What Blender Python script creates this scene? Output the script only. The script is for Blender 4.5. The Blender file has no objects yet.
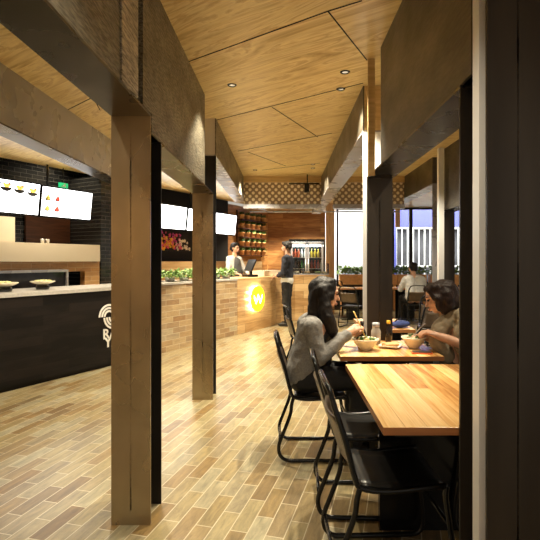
import bpy, bmesh, math, random
from mathutils import Vector, Matrix, Euler
random.seed(7)
S = bpy.context.scene
C = S.collection
PI = math.pi
R = math.radians
F, CX, CY, H = 460.0, 283.0, 260.0, 1.40      # measured camera: focal length in px, principal point, eye height
CEIL = 2.88

# ------------------------------------------------------------------ materials
def mat(name):
    m = bpy.data.materials.new(name); m.use_nodes = True
    nt = m.node_tree; b = nt.nodes['Principled BSDF']
    return m, nt, b
def simple(name, col, rough=.5, metal=0, emis=None, es=0, trans=0, alpha=1, spec=None, noise=0, nscale=20, bump=0):
    m, nt, b = mat(name)
    b.inputs['Base Color'].default_value = (*col, 1)
    b.inputs['Roughness'].default_value = rough
    b.inputs['Metallic'].default_value = metal
    if spec is not None: b.inputs['Specular IOR Level'].default_value = spec
    if emis:
        b.inputs['Emission Color'].default_value = (*emis, 1); b.inputs['Emission Strength'].default_value = es
    if trans: b.inputs['Transmission Weight'].default_value = trans
    b.inputs['Alpha'].default_value = alpha
    if noise or bump:
        tc = nt.nodes.new('ShaderNodeTexCoord'); n = nt.nodes.new('ShaderNodeTexNoise')
        n.inputs['Scale'].default_value = nscale; n.inputs['Detail'].default_value = 5
        nt.links.new(tc.outputs['Object'], n.inputs['Vector'])
        if noise:
            r = nt.nodes.new('ShaderNodeValToRGB')
            r.color_ramp.elements[0].position = .3; r.color_ramp.elements[1].position = .7
            r.color_ramp.elements[0].color = (*[c * (1 - noise) for c in col], 1)
            r.color_ramp.elements[1].color = (*[min(1, c * (1 + noise)) for c in col], 1)
            nt.links.new(n.outputs['Fac'], r.inputs['Fac']); nt.links.new(r.outputs['Color'], b.inputs['Base Color'])
        if bump:
            bp = nt.nodes.new('ShaderNodeBump'); bp.inputs['Strength'].default_value = bump; bp.inputs['Distance'].default_value = .01
            nt.links.new(n.outputs['Fac'], bp.inputs['Height']); nt.links.new(bp.outputs['Normal'], b.inputs['Normal'])
    return m
def ramp(nt, fac, stops):
    r = nt.nodes.new('ShaderNodeValToRGB'); cr = r.color_ramp
    while len(cr.elements) < len(stops): cr.elements.new(.5)
    for e, (p, c) in zip(cr.elements, stops): e.position = p; e.color = (*c, 1)
    nt.links.new(fac, r.inputs['Fac']); return r.outputs['Color']
def uvz(nt, U, V):
    """planar coordinates (p.U, p.V, p.(UxV)) from object space"""
    tc = nt.nodes.new('ShaderNodeTexCoord'); cb = nt.nodes.new('ShaderNodeCombineXYZ')
    W = Vector(U).cross(Vector(V))
    for i, d in enumerate((U, V, W)):
        vm = nt.nodes.new('ShaderNodeVectorMath'); vm.operation = 'DOT_PRODUCT'
        vm.inputs[1].default_value = tuple(d)
        nt.links.new(tc.outputs['Object'], vm.inputs[0]); nt.links.new(vm.outputs['Value'], cb.inputs[i])
    return cb.outputs['Vector']
def mapping(nt, vec, scale=(1, 1, 1), loc=(0, 0, 0)):
    mp = nt.nodes.new('ShaderNodeMapping'); mp.inputs['Scale'].default_value = scale; mp.inputs['Location'].default_value = loc
    nt.links.new(vec, mp.inputs['Vector']); return mp.outputs['Vector']
def noise(nt, vec, scale, detail=4, dist=0, rough=.5):
    n = nt.nodes.new('ShaderNodeTexNoise'); n.inputs['Scale'].default_value = scale
    n.inputs['Detail'].default_value = detail; n.inputs['Distortion'].default_value = dist; n.inputs['Roughness'].default_value = rough
    nt.links.new(vec, n.inputs['Vector']); return n.outputs['Fac']
def mix(nt, a, b, f, mode='MIX'):
    m = nt.nodes.new('ShaderNodeMix'); m.data_type = 'RGBA'; m.blend_type = mode
    for s, v in ((6, a), (7, b), (0, f)):
        if hasattr(v, 'links'): nt.links.new(v, m.inputs[s])
        elif isinstance(v, (tuple, list)): m.inputs[s].default_value = (*v, 1)
        else: m.inputs[s].default_value = v
    return m.outputs[2]
def brick(name, U, V, bw, bh, stops, mortar, ms=.004, rough=.4, offset=.5, loc=(0, 0, 0), grain=.25, bumpd=.003, coat=0):
    m, nt, b = mat(name)
    vec = mapping(nt, uvz(nt, U, V), loc=loc)
    t = nt.nodes.new('ShaderNodeTexBrick')
    t.inputs['Color1'].default_value = (0, 0, 0, 1); t.inputs['Color2'].default_value = (1, 1, 1, 1); t.inputs['Mortar'].default_value = (.5, .5, .5, 1)
    t.inputs['Scale'].default_value = 1; t.inputs['Mortar Size'].default_value = ms; t.inputs['Mortar Smooth'].default_value = .1
    t.inputs['Brick Width'].default_value = bw; t.inputs['Row Height'].default_value = bh; t.offset = offset
    nt.links.new(vec, t.inputs['Vector'])
    col = ramp(nt, t.outputs['Color'], stops)
    n1 = noise(nt, mapping(nt, vec, (3, 14, 3)), 2.2, 6, .6, .65)
    g = ramp(nt, n1, [(.3, (1 - grain,) * 3), (.7, (1 + grain * .3,) * 3)])
    col = mix(nt, col, g, 1.0, 'MULTIPLY')
    n2 = noise(nt, vec, 38, 3, 0, .7)
    g2 = ramp(nt, n2, [(.25, (.55, .5, .45)), (.42, (1, 1, 1))])
    col = mix(nt, col, g2, .6, 'MULTIPLY')
    col = mix(nt, col, mortar, t.outputs['Fac'])
    nt.links.new(col, b.inputs['Base Color'])
    b.inputs['Roughness'].default_value = rough
    b.inputs['Coat Weight'].default_value = coat
    b.inputs['Coat Roughness'].default_value = .25
    bp = nt.nodes.new('ShaderNodeBump'); bp.invert = True; bp.inputs['Distance'].default_value = bumpd; bp.inputs['Strength'].default_value = .6
    nt.links.new(t.outputs['Fac'], bp.inputs['Height']); nt.links.new(bp.outputs['Normal'], b.inputs['Normal'])
    return m
def wood(name, U, V, stops, rough=.4, stretch=(1.2, 12, 1.2), plank=None, dist=1.2, scale=1.6, gap=(.1, .05, .02), gs=.0015, var=.35, fine=.35):
    m, nt, b = mat(name)
    vec = uvz(nt, U, V)
    n1 = noise(nt, mapping(nt, vec, stretch), scale, 5, dist, .55)
    if plank:
        t = nt.nodes.new('ShaderNodeTexBrick')
        t.inputs['Color1'].default_value = (0, 0, 0, 1); t.inputs['Color2'].default_value = (1, 1, 1, 1); t.inputs['Mortar'].default_value = (.5, .5, .5, 1)
        t.inputs['Scale'].default_value = 1; t.inputs['Mortar Size'].default_value = gs
        t.inputs['Brick Width'].default_value = plank[0]; t.inputs['Row Height'].default_value = plank[1]; t.offset = .37
        nt.links.new(vec, t.inputs['Vector'])
        ad = nt.nodes.new('ShaderNodeMath'); ad.operation = 'MULTIPLY_ADD'; ad.inputs[1].default_value = var; 
        sb = nt.nodes.new('ShaderNodeMath'); sb.operation = 'MULTIPLY_ADD'; sb.inputs[1].default_value = 1; sb.inputs[2].default_value = -var / 2
        nt.links.new(t.outputs['Color'], ad.inputs[0]); nt.links.new(n1, ad.inputs[2])
        nt.links.new(ad.outputs[0], sb.inputs[0]); n1 = sb.outputs[0]
    col = ramp(nt, n1, stops)
    n2 = noise(nt, mapping(nt, vec, (stretch[0] * 2, stretch[1] * 9, 2)), 2.5, 3, .2)
    col = mix(nt, col, ramp(nt, n2, [(.35, (.62, .55, .45)), (.6, (1, 1, 1))]), fine, 'MULTIPLY')
    if plank: col = mix(nt, col, gap, t.outputs['Fac'])
    nt.links.new(col, b.inputs['Base Color']); b.inputs['Roughness'].default_value = rough
    return m
def steel(name, c0, c1, rough=.38, metal=.85, sc=(3, 3, .6), rv=.25, ribs=None):
    m, nt, b = mat(name)
    tc = nt.nodes.new('ShaderNodeTexCoord')
    v = mapping(nt, tc.outputs['Object'], sc)
    n1 = noise(nt, v, 1.6, 4, .2, .5)
    nt.links.new(ramp(nt, n1, [(.3, c0), (.7, c1)]), b.inputs['Base Color'])
    b.inputs['Metallic'].default_value = metal
    n2 = noise(nt, v, 3, 3, .1)
    mr = nt.nodes.new('ShaderNodeMapRange'); mr.inputs['To Min'].default_value = rough - rv / 2; mr.inputs['To Max'].default_value = rough + rv / 2
    nt.links.new(n2, mr.inputs['Value']); nt.links.new(mr.outputs[0], b.inputs['Roughness'])
    if ribs:
        w = nt.nodes.new('ShaderNodeTexNoise'); w.inputs['Scale'].default_value = ribs; w.inputs['Detail'].default_value = 2
        vm = mapping(nt, tc.outputs['Object'], (1, .12, 1)); nt.links.new(vm, w.inputs['Vector'])
        old = b.inputs['Base Color'].links[0].from_socket
        wr = noise(nt, mapping(nt, tc.outputs['Object'], (1, .25, 1.6)), ribs * .8, 2, .3)
        nt.links.new(mix(nt, old, ramp(nt, wr, [(.38, (.45, .43, .38)), (.62, (1.5, 1.45, 1.35))]), .8 if ribs > 80 else .35, 'MULTIPLY'), b.inputs['Base Color'])
        bp = nt.nodes.new('ShaderNodeBump'); bp.inputs['Distance'].default_value = .012 if ribs > 80 else .003; bp.inputs['Strength'].default_value = .9
        nt.links.new(w.outputs['Fac'], bp.inputs['Height']); nt.links.new(bp.outputs['Normal'], b.inputs['Normal'])
    return m

TH = R(28.8)
U3 = Vector((math.sin(TH), math.cos(TH), 0)); B3 = Vector((-math.cos(TH), math.sin(TH), 0)); Z3 = Vector((0, 0, 1))
A0 = Vector((-2.957, 4.806, 0))                  # a point on the front of the service counter
FB = R(14.5)
FU = Vector((math.sin(FB), math.cos(FB), 0)); FV = Vector((math.cos(FB), -math.sin(FB), 0))
X3, Y3 = Vector((1, 0, 0)), Vector((0, 1, 0))
tones = [(0, (.27, .195, .082)), (.25, (.35, .29, .155)), (.5, (.235, .145, .05)), (.75, (.35, .31, .195)), (1, (.165, .098, .034))]
M = {}
M['floor'] = brick('paving brick', FU, FV, .32, .096, tones, (.50, .43, .30), .0028, .36, grain=.45, coat=.25)
M['ctile'] = brick('counter tile', U3, Z3, .30, .088, [(0, (.42, .27, .13)), (.35, (.53, .39, .22)), (.6, (.34, .20, .095)), (1, (.50, .42, .28))], (.62, .52, .36), .003, .32, grain=.3)
M['ktile'] = brick('kitchen tile', U3, Z3, .30, .075, [(0, (.55, .29, .10)), (.5, (.62, .36, .15)), (1, (.45, .22, .08))], (.6, .45, .28), .003, .3, grain=.2)
M['btile'] = brick('black glazed tile', U3, Z3, .20, .068, [(0, (.012, .012, .012)), (1, (.03, .028, .025))], (.10, .092, .08), .003, .2, grain=.2)
M['ply'] = wood('plywood', Vector((.81, -.59, 0)), Vector((.59, .81, 0)), [(.28, (.50, .30, .09)), (.42, (.80, .60, .27)), (.52, (.90, .72, .37)), (.575, (.66, .45, .18)), (.63, (.90, .71, .36)), (.78, (.60, .38, .14))], .34, (.5, 3.0, 1), dist=2.6, scale=1.5, fine=.35)
M['plyend'] = wood('plywood edge', X3, Z3, [(.3, (.55, .36, .13)), (.7, (.75, .54, .25))], .45)
tstops = [(.25, (.42, .19, .055)), (.42, (.66, .36, .12)), (.58, (.76, .47, .19)), (.8, (.84, .58, .28))]
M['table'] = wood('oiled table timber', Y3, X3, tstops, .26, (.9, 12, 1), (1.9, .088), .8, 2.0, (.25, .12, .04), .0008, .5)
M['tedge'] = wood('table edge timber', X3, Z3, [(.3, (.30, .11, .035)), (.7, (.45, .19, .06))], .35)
M['wwall'] = wood('wall timber boards', X3, Z3, [(.25, (.30, .12, .035)), (.5, (.50, .24, .08)), (.75, (.62, .33, .12))], .4, (1, 9, 1), (1.8, .14), var=.5)
M['wwallu'] = wood('side wall boards', U3, Z3, [(.25, (.32, .13, .04)), (.5, (.52, .26, .09)), (.75, (.64, .35, .13))], .4, (1, 9, 1), (1.8, .14), var=.5)
M['cwood'] = wood('counter front boards', U3, Z3, [(.25, (.40, .22, .08)), (.5, (.60, .38, .17)), (.75, (.72, .50, .25))], .4, (.8, 7, 1), (1.6, .17), var=.45)
M['dwood'] = wood('dark brown panel', U3, Z3, [(.3, (.05, .017, .008)), (.7, (.12, .045, .02))], .35)
M['cblack'] = wood('black stained counter boards', U3, Z3, [(.3, (.005, .004, .004)), (.7, (.015, .011, .010))], .5, (1, 5, 1), (.9, .11), var=.6, gap=(.003, .003, .003))
M['column'] = wood('pale column timber', Z3, X3, [(.3, (.42, .24, .11)), (.7, (.66, .44, .24))], .5)
M['post'] = steel('waxed steel post', (.17, .135, .082), (.36, .29, .185), .28, .88, (1.2, 1.2, .8))
M['postdark'] = steel('dark steel flange', (.018, .016, .014), (.035, .03, .026), .45, .7)
M['soffit'] = steel('steel soffit', (.06, .054, .046), (.12, .107, .09), .28, .85, (1, 1, 1), .12)
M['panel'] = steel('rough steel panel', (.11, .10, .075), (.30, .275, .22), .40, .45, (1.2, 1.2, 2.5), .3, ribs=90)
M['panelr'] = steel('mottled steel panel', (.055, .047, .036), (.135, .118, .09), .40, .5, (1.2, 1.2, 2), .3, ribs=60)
M['bright'] = steel('bright mill steel', (.36, .35, .37), (.46, .45, .47), .28, .3, (1, 1, 1), .2)
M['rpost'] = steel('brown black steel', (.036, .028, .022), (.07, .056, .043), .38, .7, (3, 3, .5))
M['weld'] = simple('weld bead', (.22, .16, .10), .5, .6, noise=.5, nscale=60)
M['alu'] = simple('pale aluminium', (.66, .62, .57), .35, .55)
M['pale'] = simple('pale and lit steel', (.86, .86, .86), .4)
M['blackmetal'] = simple('black enamelled tube', (.008, .008, .008), .22, .3)
M['blackplate'] = simple('black seat leather', (.012, .011, .010), .32, 0, noise=.4, nscale=30)
M['bronze'] = simple('bronze brown back plate', (.10, .07, .045), .35, .5, noise=.2, nscale=12)
M['cream'] = simple('cream laminate', (.72, .62, .46), .25)
M['cblack'].node_tree.nodes['Principled BSDF'].inputs['Specular IOR Level'].default_value = .25
M['void'] = simple('matt black paint', (.006, .006, .006), .8)
M['white'] = simple('white paint', (.8, .8, .78), .4)
M['ceramic'] = simple('cream ceramic', (.74, .66, .50), .2)
M['blackcer'] = simple('black ceramic', (.012, .012, .012), .2)
M['stone'] = simple('grey bench top', (.50, .47, .43), .25, noise=.1, nscale=40)
M['screen'] = simple('lit menu screen', (.8, .8, .8), .3, emis=(.97, .98, 1.0), es=5)
M['green'] = simple('leaf green', (.22, .36, .09), .45, noise=.5, nscale=25)
M['greend'] = simple('herb green', (.05, .13, .02), .5, noise=.5, nscale=25)
M['terra'] = simple('terracotta', (.78, .42, .17), .6, noise=.1)
M['skin'] = simple('skin', (.60, .34, .22), .5, noise=.06, nscale=14)
def hairmat(name, c):
    m, nt, b = mat(name); b.inputs['Base Color'].default_value = (*c, 1); b.inputs['Roughness'].default_value = .5; b.inputs['Specular IOR Level'].default_value = .3
    tc = nt.nodes.new('ShaderNodeTexCoord'); n = noise(nt, mapping(nt, tc.outputs['Object'], (90, 90, 6)), 1.5, 4, .3)
    nt.links.new(ramp(nt, n, [(.3, tuple(x * .5 for x in c)), (.7, tuple(x * 1.6 for x in c))]), b.inputs['Base Color'])
    bp = nt.nodes.new('ShaderNodeBump'); bp.inputs['Distance'].default_value = .006; bp.inputs['Strength'].default_value = .8
    nt.links.new(n, bp.inputs['Height']); nt.links.new(bp.outputs['Normal'], b.inputs['Normal']); return m
M['hair'] = hairmat('near black hair', (.010, .007, .006)); M['hairb'] = hairmat('dark brown hair', (.018, .008, .006))
M['grey'] = simple('grey knit', (.20, .19, .175), .9, noise=.2, nscale=90, bump=.4)
M['black'] = simple('black cloth', (.010, .010, .011), .85, noise=.2, nscale=60)
M['navy'] = simple('navy knit', (.012, .014, .024), .85, noise=.2, nscale=60)
M['olive'] = simple('olive beige wool', (.27, .22, .145), .9, noise=.1, nscale=50, bump=.3)
M['creamcloth'] = simple('cream cloth', (.58, .50, .38), .85, noise=.1)
M['greyshirt'] = simple('pale grey shirt', (.47, .46, .44), .8, noise=.1)
M['apron'] = simple('charcoal apron', (.045, .044, .043), .8)
M['shoe'] = simple('black shoe leather', (.01, .01, .01), .3)
M['glass'] = None
def glassmat():
    m, nt, b = mat('clear glass')
    for n in list(nt.nodes):
        if n.type == 'BSDF_PRINCIPLED': nt.nodes.remove(n)
    out = [n for n in nt.nodes if n.type == 'OUTPUT_MATERIAL'][0]
    tr = nt.nodes.new('ShaderNodeBsdfTransparent'); gl = nt.nodes.new('ShaderNodeBsdfGlossy'); gl.inputs['Roughness'].default_value = .03
    tr.inputs['Color'].default_value = (.93, .95, .94, 1)
    fr = nt.nodes.new('ShaderNodeFresnel'); fr.inputs['IOR'].default_value = 1.45
    mx = nt.nodes.new('ShaderNodeMixShader')
    nt.links.new(fr.outputs[0], mx.inputs[0]); nt.links.new(tr.outputs[0], mx.inputs[1]); nt.links.new(gl.outputs[0], mx.inputs[2])
    nt.links.new(mx.outputs[0], out.inputs['Surface']); return m
M['glass'] = glassmat()

# ------------------------------------------------------------------ helpers
def link(name, bm, m, parent=None, smooth=False):
    bmesh.ops.recalc_face_normals(bm, faces=bm.faces)
    me = bpy.data.meshes.new(name); bm.to_mesh(me); bm.free()
    for x in (m if isinstance(m, (list, tuple)) else [m]): me.materials.append(x)
    if smooth:
        for p in me.polygons: p.use_smooth = True
    o = bpy.data.objects.new(name, me); C.objects.link(o)
    if parent:
        o.parent = parent
    return o
def thing(name, label, cat, loc=(0, 0, 0), rz=0, group=None):
    o = bpy.data.objects.new(name, None); C.objects.link(o); o.location = loc; o.rotation_euler = (0, 0, rz)
    o.empty_display_size = .1
    return tag(o, label, cat, group)
def tag(o, label, cat, group=None):
    o['label'] = label; o['category'] = cat
    if group: o['group'] = group
    return o
def struct(name, bm, m, parent=None):
    o = link(name, bm, m, parent)
    if parent is None: o['kind'] = 'structure'
    return o
def BM(): return bmesh.new()
def hexa(bm, c8, mi=0):
    vs = [bm.verts.new(c) for c in c8]
    fs = [(0, 1, 2, 3), (7, 6, 5, 4), (0, 4, 5, 1), (1, 5, 6, 2), (2, 6, 7, 3), (3, 7, 4, 0)]
    for f in fs: bm.faces.new([vs[i] for i in f]).material_index = mi
def box(bm, x0, x1, y0, y1, z0, z1, mi=0, bev=0):
    if bev:
        b2 = BM(); box(b2, x0, x1, y0, y1, z0, z1, mi)
        bmesh.ops.recalc_face_normals(b2, faces=b2.faces)
        bmesh.ops.bevel(b2, geom=list(b2.edges), offset=bev, segments=2, affect='EDGES', profile=.5)
        merge(bm, b2, mi); return bm
    hexa(bm, [(x0, y0, z0), (x1, y0, z0), (x1, y1, z0), (x0, y1, z0), (x0, y0, z1), (x1, y0, z1), (x1, y1, z1), (x0, y1, z1)], mi); return bm
def merge(bm, b2, mi=None):
    mp = {}
    for v in b2.verts: mp[v] = bm.verts.new(v.co)
    for f in b2.faces:
        try: nf = bm.faces.new([mp[v] for v in f.verts]); nf.material_index = f.material_index if mi is None else mi; nf.smooth = f.smooth
        except ValueError: pass
    b2.free()
def G(s, d, z=0): 
    p = A0 + U3 * s + B3 * d; return Vector((p.x, p.y, z))
def gbox(bm, s0, s1, d0, d1, z0, z1, mi=0):
    hexa(bm, [G(s0, d0, z0), G(s1, d0, z0), G(s1, d1, z0), G(s0, d1, z0), G(s0, d0, z1), G(s1, d0, z1), G(s1, d1, z1), G(s0, d1, z1)], mi); return bm
def along(px, d):
    """distance along the counter line at which the plane d behind its front is met in direction px"""
    k = (px - CX) / F; c = G(0, d)
    return (k * c.y - c.x) / (U3.x - k * U3.y)
def zat(px, py, d):
    y = G(along(px, d), d).y; return H - (py - CY) / F * y
def smoothpath(pts, n=5):
    P = [Vector(p) for p in pts]; out = []
    for i in range(len(P) - 1):
        p0 = P[max(i - 1, 0)]; p1 = P[i]; p2 = P[i + 1]; p3 = P[min(i + 2, len(P) - 1)]
        for k in range(n):
            t = k / n
            out.append(.5 * ((2 * p1) + (p2 - p0) * t + (2 * p0 - 5 * p1 + 4 * p2 - p3) * t * t + (-p0 + 3 * p1 - 3 * p2 + p3) * t ** 3))
    out.append(P[-1]); return out
def tube(bm, pts, r, seg=8, smooth=5, closed=False, mi=0):
    P = smoothpath(pts, smooth) if smooth else [Vector(p) for p in pts]
    rings = []; prev = None
    for i, p in enumerate(P):
        t = (P[min(i + 1, len(P) - 1)] - P[max(i - 1, 0)]).normalized()
        if prev is None:
            a = Vector((0, 0, 1)) if abs(t.z) < .9 else Vector((1, 0, 0)); n = t.cross(a).normalized()
        else: n = (prev - t * prev.dot(t)).normalized()
        prev = n; b = t.cross(n)
        rr = r[i * (len(r) - 1) // max(1, len(P) - 1)] if isinstance(r, (list, tuple)) else r
        rings.append([bm.verts.new(p + (n * math.cos(2 * PI * k / seg) + b * math.sin(2 * PI * k / seg)) * rr) for k in range(seg)])
    for a, b in zip(rings, rings[1:]):
        for k in range(seg):
            f = bm.faces.new((a[k], a[(k + 1) % seg], b[(k + 1) % seg], b[k])); f.smooth = True; f.material_index = mi
    bm.faces.new(rings[0][::-1]).material_index = mi; bm.faces.new(rings[-1]).material_index = mi
    return bm
def lathe(bm, prof, c=(0, 0, 0), seg=20, mi=0, sx=1, sy=1):
    rings = []
    for r, z in prof:
        if r < 1e-5: rings.append([bm.verts.new((c[0], c[1], c[2] + z))])
        else: rings.append([bm.verts.new((c[0] + r * sx * math.cos(2 * PI * k / seg), c[1] + r * sy * math.sin(2 * PI * k / seg), c[2] + z)) for k in range(seg)])
    for a, b in zip(rings, rings[1:]):
        for k in range(seg):
            k2 = (k + 1) % seg
            vs = [a[0] if len(a) == 1 else a[k]] + ([a[k2]] if len(a) > 1 else []) + ([b[k2]] if len(b) > 1 else []) + [b[0] if len(b) == 1 else b[k]]
            if len(vs) >= 3:
                f = bm.faces.new(vs); f.smooth = True; f.material_index = mi
    return bm
def prism(bm, pts, origin, ux, uy, th, mi=0):
    """flat outline extruded by th along ux x uy"""
    ux, uy = Vector(ux), Vector(uy); n = ux.cross(uy).normalized() * th; o = Vector(origin)
    a = [bm.verts.new(o + ux * p[0] + uy * p[1]) for p in pts]; b = [bm.verts.new(o + ux * p[0] + uy * p[1] + n) for p in pts]
    bm.faces.new(a[::-1]).material_index = mi; bm.faces.new(b).material_index = mi
    for i in range(len(pts)):
        j = (i + 1) % len(pts); bm.faces.new((a[i], a[j], b[j], b[i])).material_index = mi
    return bm
def dup(root, loc=None, rz=None, label=None, group=None):
    r = root.copy(); C.objects.link(r)
    if loc is not None: r.location = loc
    if rz is not None: r.rotation_euler = (0, 0, rz)
    if label: r['label'] = label
    if group: r['group'] = group
    for ch in list(root.children):
        c = ch.copy(); C.objects.link(c); c.parent = r
        for g in list(ch.children):
            d = g.copy(); C.objects.link(d); d.parent = c
    return r
def at(px, py, Y): return Vector(((px - CX) / F * Y, Y, H - (py - CY) / F * Y))
def seam(bm, p0, p1, w=.004, th=.003, z=CEIL, mi=1):
    a, b = Vector((*p0, 0)), Vector((*p1, 0)); t = (b - a).normalized(); n = Vector((-t.y, t.x, 0)) * w
    c = [a - n, b - n, b + n, a + n]
    hexa(bm, [Vector((q.x, q.y, z - th)) for q in c] + [Vector((q.x, q.y, z + .001)) for q in c], mi)
def cpt(px, py):
    Y = F * (CEIL - H) / (CY - py); return ((px - CX) / F * Y, Y)

# ------------------------------------------------------------------ room shell
bm = BM(); box(bm, -9, 9, -2.5, 14.2, -.12, 0); struct('floor', bm, M['floor'])
# corridor ceiling and side ceilings as one plywood lining (ends at the kitchen bulkhead line)
bm = BM()
e0, e1 = G(-6.5, 1.86), G(8.2, 1.86)
poly = [(9, -1.2), (9, 13.1), (-.45, 14.0), (e1.x, e1.y), (e0.x, e0.y), (-5.0, -1.2)]
lo = [bm.verts.new((x, y, CEIL)) for x, y in poly]; hi = [bm.verts.new((x, y, CEIL + .05)) for x, y in poly]
bm.faces.new(lo); bm.faces.new(hi[::-1])
for i in range(len(poly)):
    j = (i + 1) % len(poly); bm.faces.new((lo[i], lo[j], hi[j], hi[i]))
for a, b in [((176, 66), (328, 11)), ((328, 11), (362, 0.5)), ((328, 11), (367, 60)), ((216, 120), (363, 83)), ((272, 107), (318, 137)),
             ((238, 151), (332, 133)), ((248, 152), (286, 166)), ((262, 170), (320, 163)), ((55, 116), (95, 96)), ((60, 33), (100, 110))]:
    seam(bm, cpt(*a), cpt(*b))
struct('ceiling', bm, [M['ply'], M['void']])
bm = BM(); v = [G(-6.5, 1.86, 3.4), G(8.2, 1.86, 3.4), G(8.2, 3.6, 3.4), G(-6.5, 3.6, 3.4)]
hexa(bm, v + [q + Z3 * .05 for q in v]); gbox(bm, -6.5, 8.2, 1.86, 1.9, CEIL + .052, 3.4)
struct('ceiling', bm, M['void'])

bm = BM(); box(bm, -6, -1.3, -2.45, -2.35, 0, 2.87); struct('wall_reflector', bm, M['column'])  # unseen timber wall added behind the camera for the steel posts to reflect
# kitchen walls
sEnd = along(228, 2.2)
bm = BM(); gbox(bm, -6.5, along(108, 2.6), 2.6, 2.7, 0, 3.4); struct('wall_kitchen', bm, M['btile'])
sP0 = along(101, 1.75)
bm = BM(); gbox(bm, sP0, sP0 + 1.05, 1.75, 2.6, 0, CEIL); struct('wall_pier', bm, M['btile'])
bm = BM(); gbox(bm, sP0 + 1.05, sEnd, 2.2, 2.3, 0, 3.4); struct('wall_service', bm, M['void'])
bm = BM(); gbox(bm, sEnd, along(268, 2.2), 2.2, 2.3, 0, CEIL); struct('wall_side', bm, M['wwallu'])
cornerx = G(along(268, 2.2), 2.2)
bm = BM(); box(bm, cornerx.x - .05, 1.28, cornerx.y, cornerx.y + .12, 0, CEIL); struct('wall_back', bm, M['wwall'])
BY = cornerx.y
# timber column and window wall on the right
bm = BM(); box(bm, 1.13, 1.34, 12.0, 12.2, 0, CEIL); struct('wall_column', bm, M['column'])
bm = BM(); box(bm, 1.30, 9, 13, 13.15, 0, .74); struct('wall_front', bm, M['postdark'])
for i, (x0, x1) in enumerate([(1.52, 2.36), (2.36, 3.1), (3.1, 3.62), (3.62, 4.45), (4.45, 5.6), (5.6, 7.0)]):
    bm = BM()
    for a, b in ((x0, x0 + .045), (x1 - .045, x1)): box(bm, a, b, 13.0, 13.1, .742, 2.88)
    box(bm, x0 + .045, x1 - .045, 13, 13.1, .742, .79); box(bm, x0 + .045, x1 - .045, 13, 13.1, 2.83, 2.88)
    w = struct('window_%d' % (i + 1), bm, M['postdark'])
    bm = BM(); box(bm, x0 + .046, x1 - .046, 13.04, 13.05, .79, 2.83); link('pane', bm, M['glass'], w)

# street outside the windows
bm = BM(); box(bm, -1, 12, 13.2, 19, -.12, -.02); struct('ground_street', bm, simple('pale footpath', (.6, .58, .55), .7, noise=.1))
bm = BM(); box(bm, 1.0, 3.05, 17, 17.3, -.019, 4.2); struct('wall_street', bm, simple('white render', (.8, .8, .82), .8, noise=.15, nscale=1.5))
bm = BM(); box(bm, 3.052, 3.95, 16.0, 16.2, -.019, 4.2); box(bm, 3.95, 9.5, 16.6, 16.8, 2.6, 4.2); tag(link('shopfront', bm, simple('violet blue paint', (.075, .085, .36), .6)), 'violet blue shopfront wall across the street outside the windows', 'building')
bm = BM(); box(bm, 3.96, 9.5, 17.2, 17.4, -.018, 2.55); tag(link('shop_interior', bm, simple('dim shop', (.10, .10, .11), .7, noise=.5, nscale=2)), 'dark shop interior behind the white security gate', 'building')
bm = BM()
for k in range(26): box(bm, 4.0 + k * .2, 4.04 + k * .2, 16.3, 16.34, .0, 2.5)
for z in (.02, 1.15, 2.5): box(bm, 3.98, 9.1, 16.27, 16.3, z, z + .06)
tag(link('security_gate', bm, M['white']), 'white barred security gate in front of the shop across the street', 'gate')

# ------------------------------------------------------------------ steel portal frames
def frame(name, label, xin, xout, Y0, Y1, zh, ztop, hend, starts=True, ends=True, mats=None, hstart=None, seam_=False, dw=.10, endm=None):
    pm, hm, sm, om, sp = mats
    t = thing(name, label, 'frame', (xin, Y0, 0))
    L = lambda x: x - xin
    s = 1 if xout > xin else -1
    lo, hi2 = sorted((0, xout - xin))
    h0 = 0 if hstart is None else hstart - Y0
    z0 = zh + .012
    bm = BM(); a, b = sorted((0, s * .012)); box(bm, a, b, h0, hend - Y0, z0, ztop); link('header_panel', bm, hm, t)
    bm = BM(); a, b = sorted((xout - xin, xout - xin - s * .012)); box(bm, a, b, h0, hend - Y0, z0, ztop); link('outer_panel', bm, om, t)
    em = endm or hm
    bm = BM(); box(bm, lo + .013, hi2 - .013, h0 + .001, h0 + .013, z0, ztop); link('end_plate', bm, em, t)
    bm = BM(); box(bm, lo + .013, hi2 - .013, hend - Y0 - .013, hend - Y0 - .001, z0, ztop); link('end_plate', bm, em, t)
    bm = BM(); box(bm, lo, hi2, max(h0, 0), Y1 - Y0, zh, zh + .012); link('soffit', bm, sm, t)
    def post(y, m, sgn):
        bm = BM(); box(bm, lo, hi2, y, y + .012, 0, zh)
        a, b = sorted((xout - xin, xout - xin - s * .012))
        box(bm, a, b, y + .012, y + .012 + dw, 0, zh)
        box(bm, lo, hi2, y + .012 + dw, y + .024 + dw, 0, zh) if sgn > 0 else None
        p = link('post', bm, m, t)
        if seam_:
            bm = BM(); zz = .08; cxm = (lo + hi2) / 2; prev_w = .0008; vs_ = []
            while zz < zh - .06:
                w = random.choice((.0007, .0018, .0030, .0012)); vs_.append((zz, w)); vs_.append((zz + .03, w)); zz += random.uniform(.05, .2)
            f_ = [bm.verts.new((cxm - w, y - .0004, z)) for z, w in vs_]; g_ = [bm.verts.new((cxm + w, y - .0004, z)) for z, w in vs_]
            for k in range(len(vs_) - 1): bm.faces.new((f_[k], g_[k], g_[k + 1], f_[k + 1]))
            bmesh.ops.solidify(bm, geom=list(bm.faces), thickness=.0015)
            link('weld_seam', bm, M['weld'], p)
    if starts: post(0, sp, -1)
    if ends: post(Y1 - Y0 - .012, pm, -1)
    return t
ml = (M['post'], M['panel'], M['soffit'], M['soffit'], M['postdark'])
XL, XLo, XR, XRo = -.70, -.907, .68, .886
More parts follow.
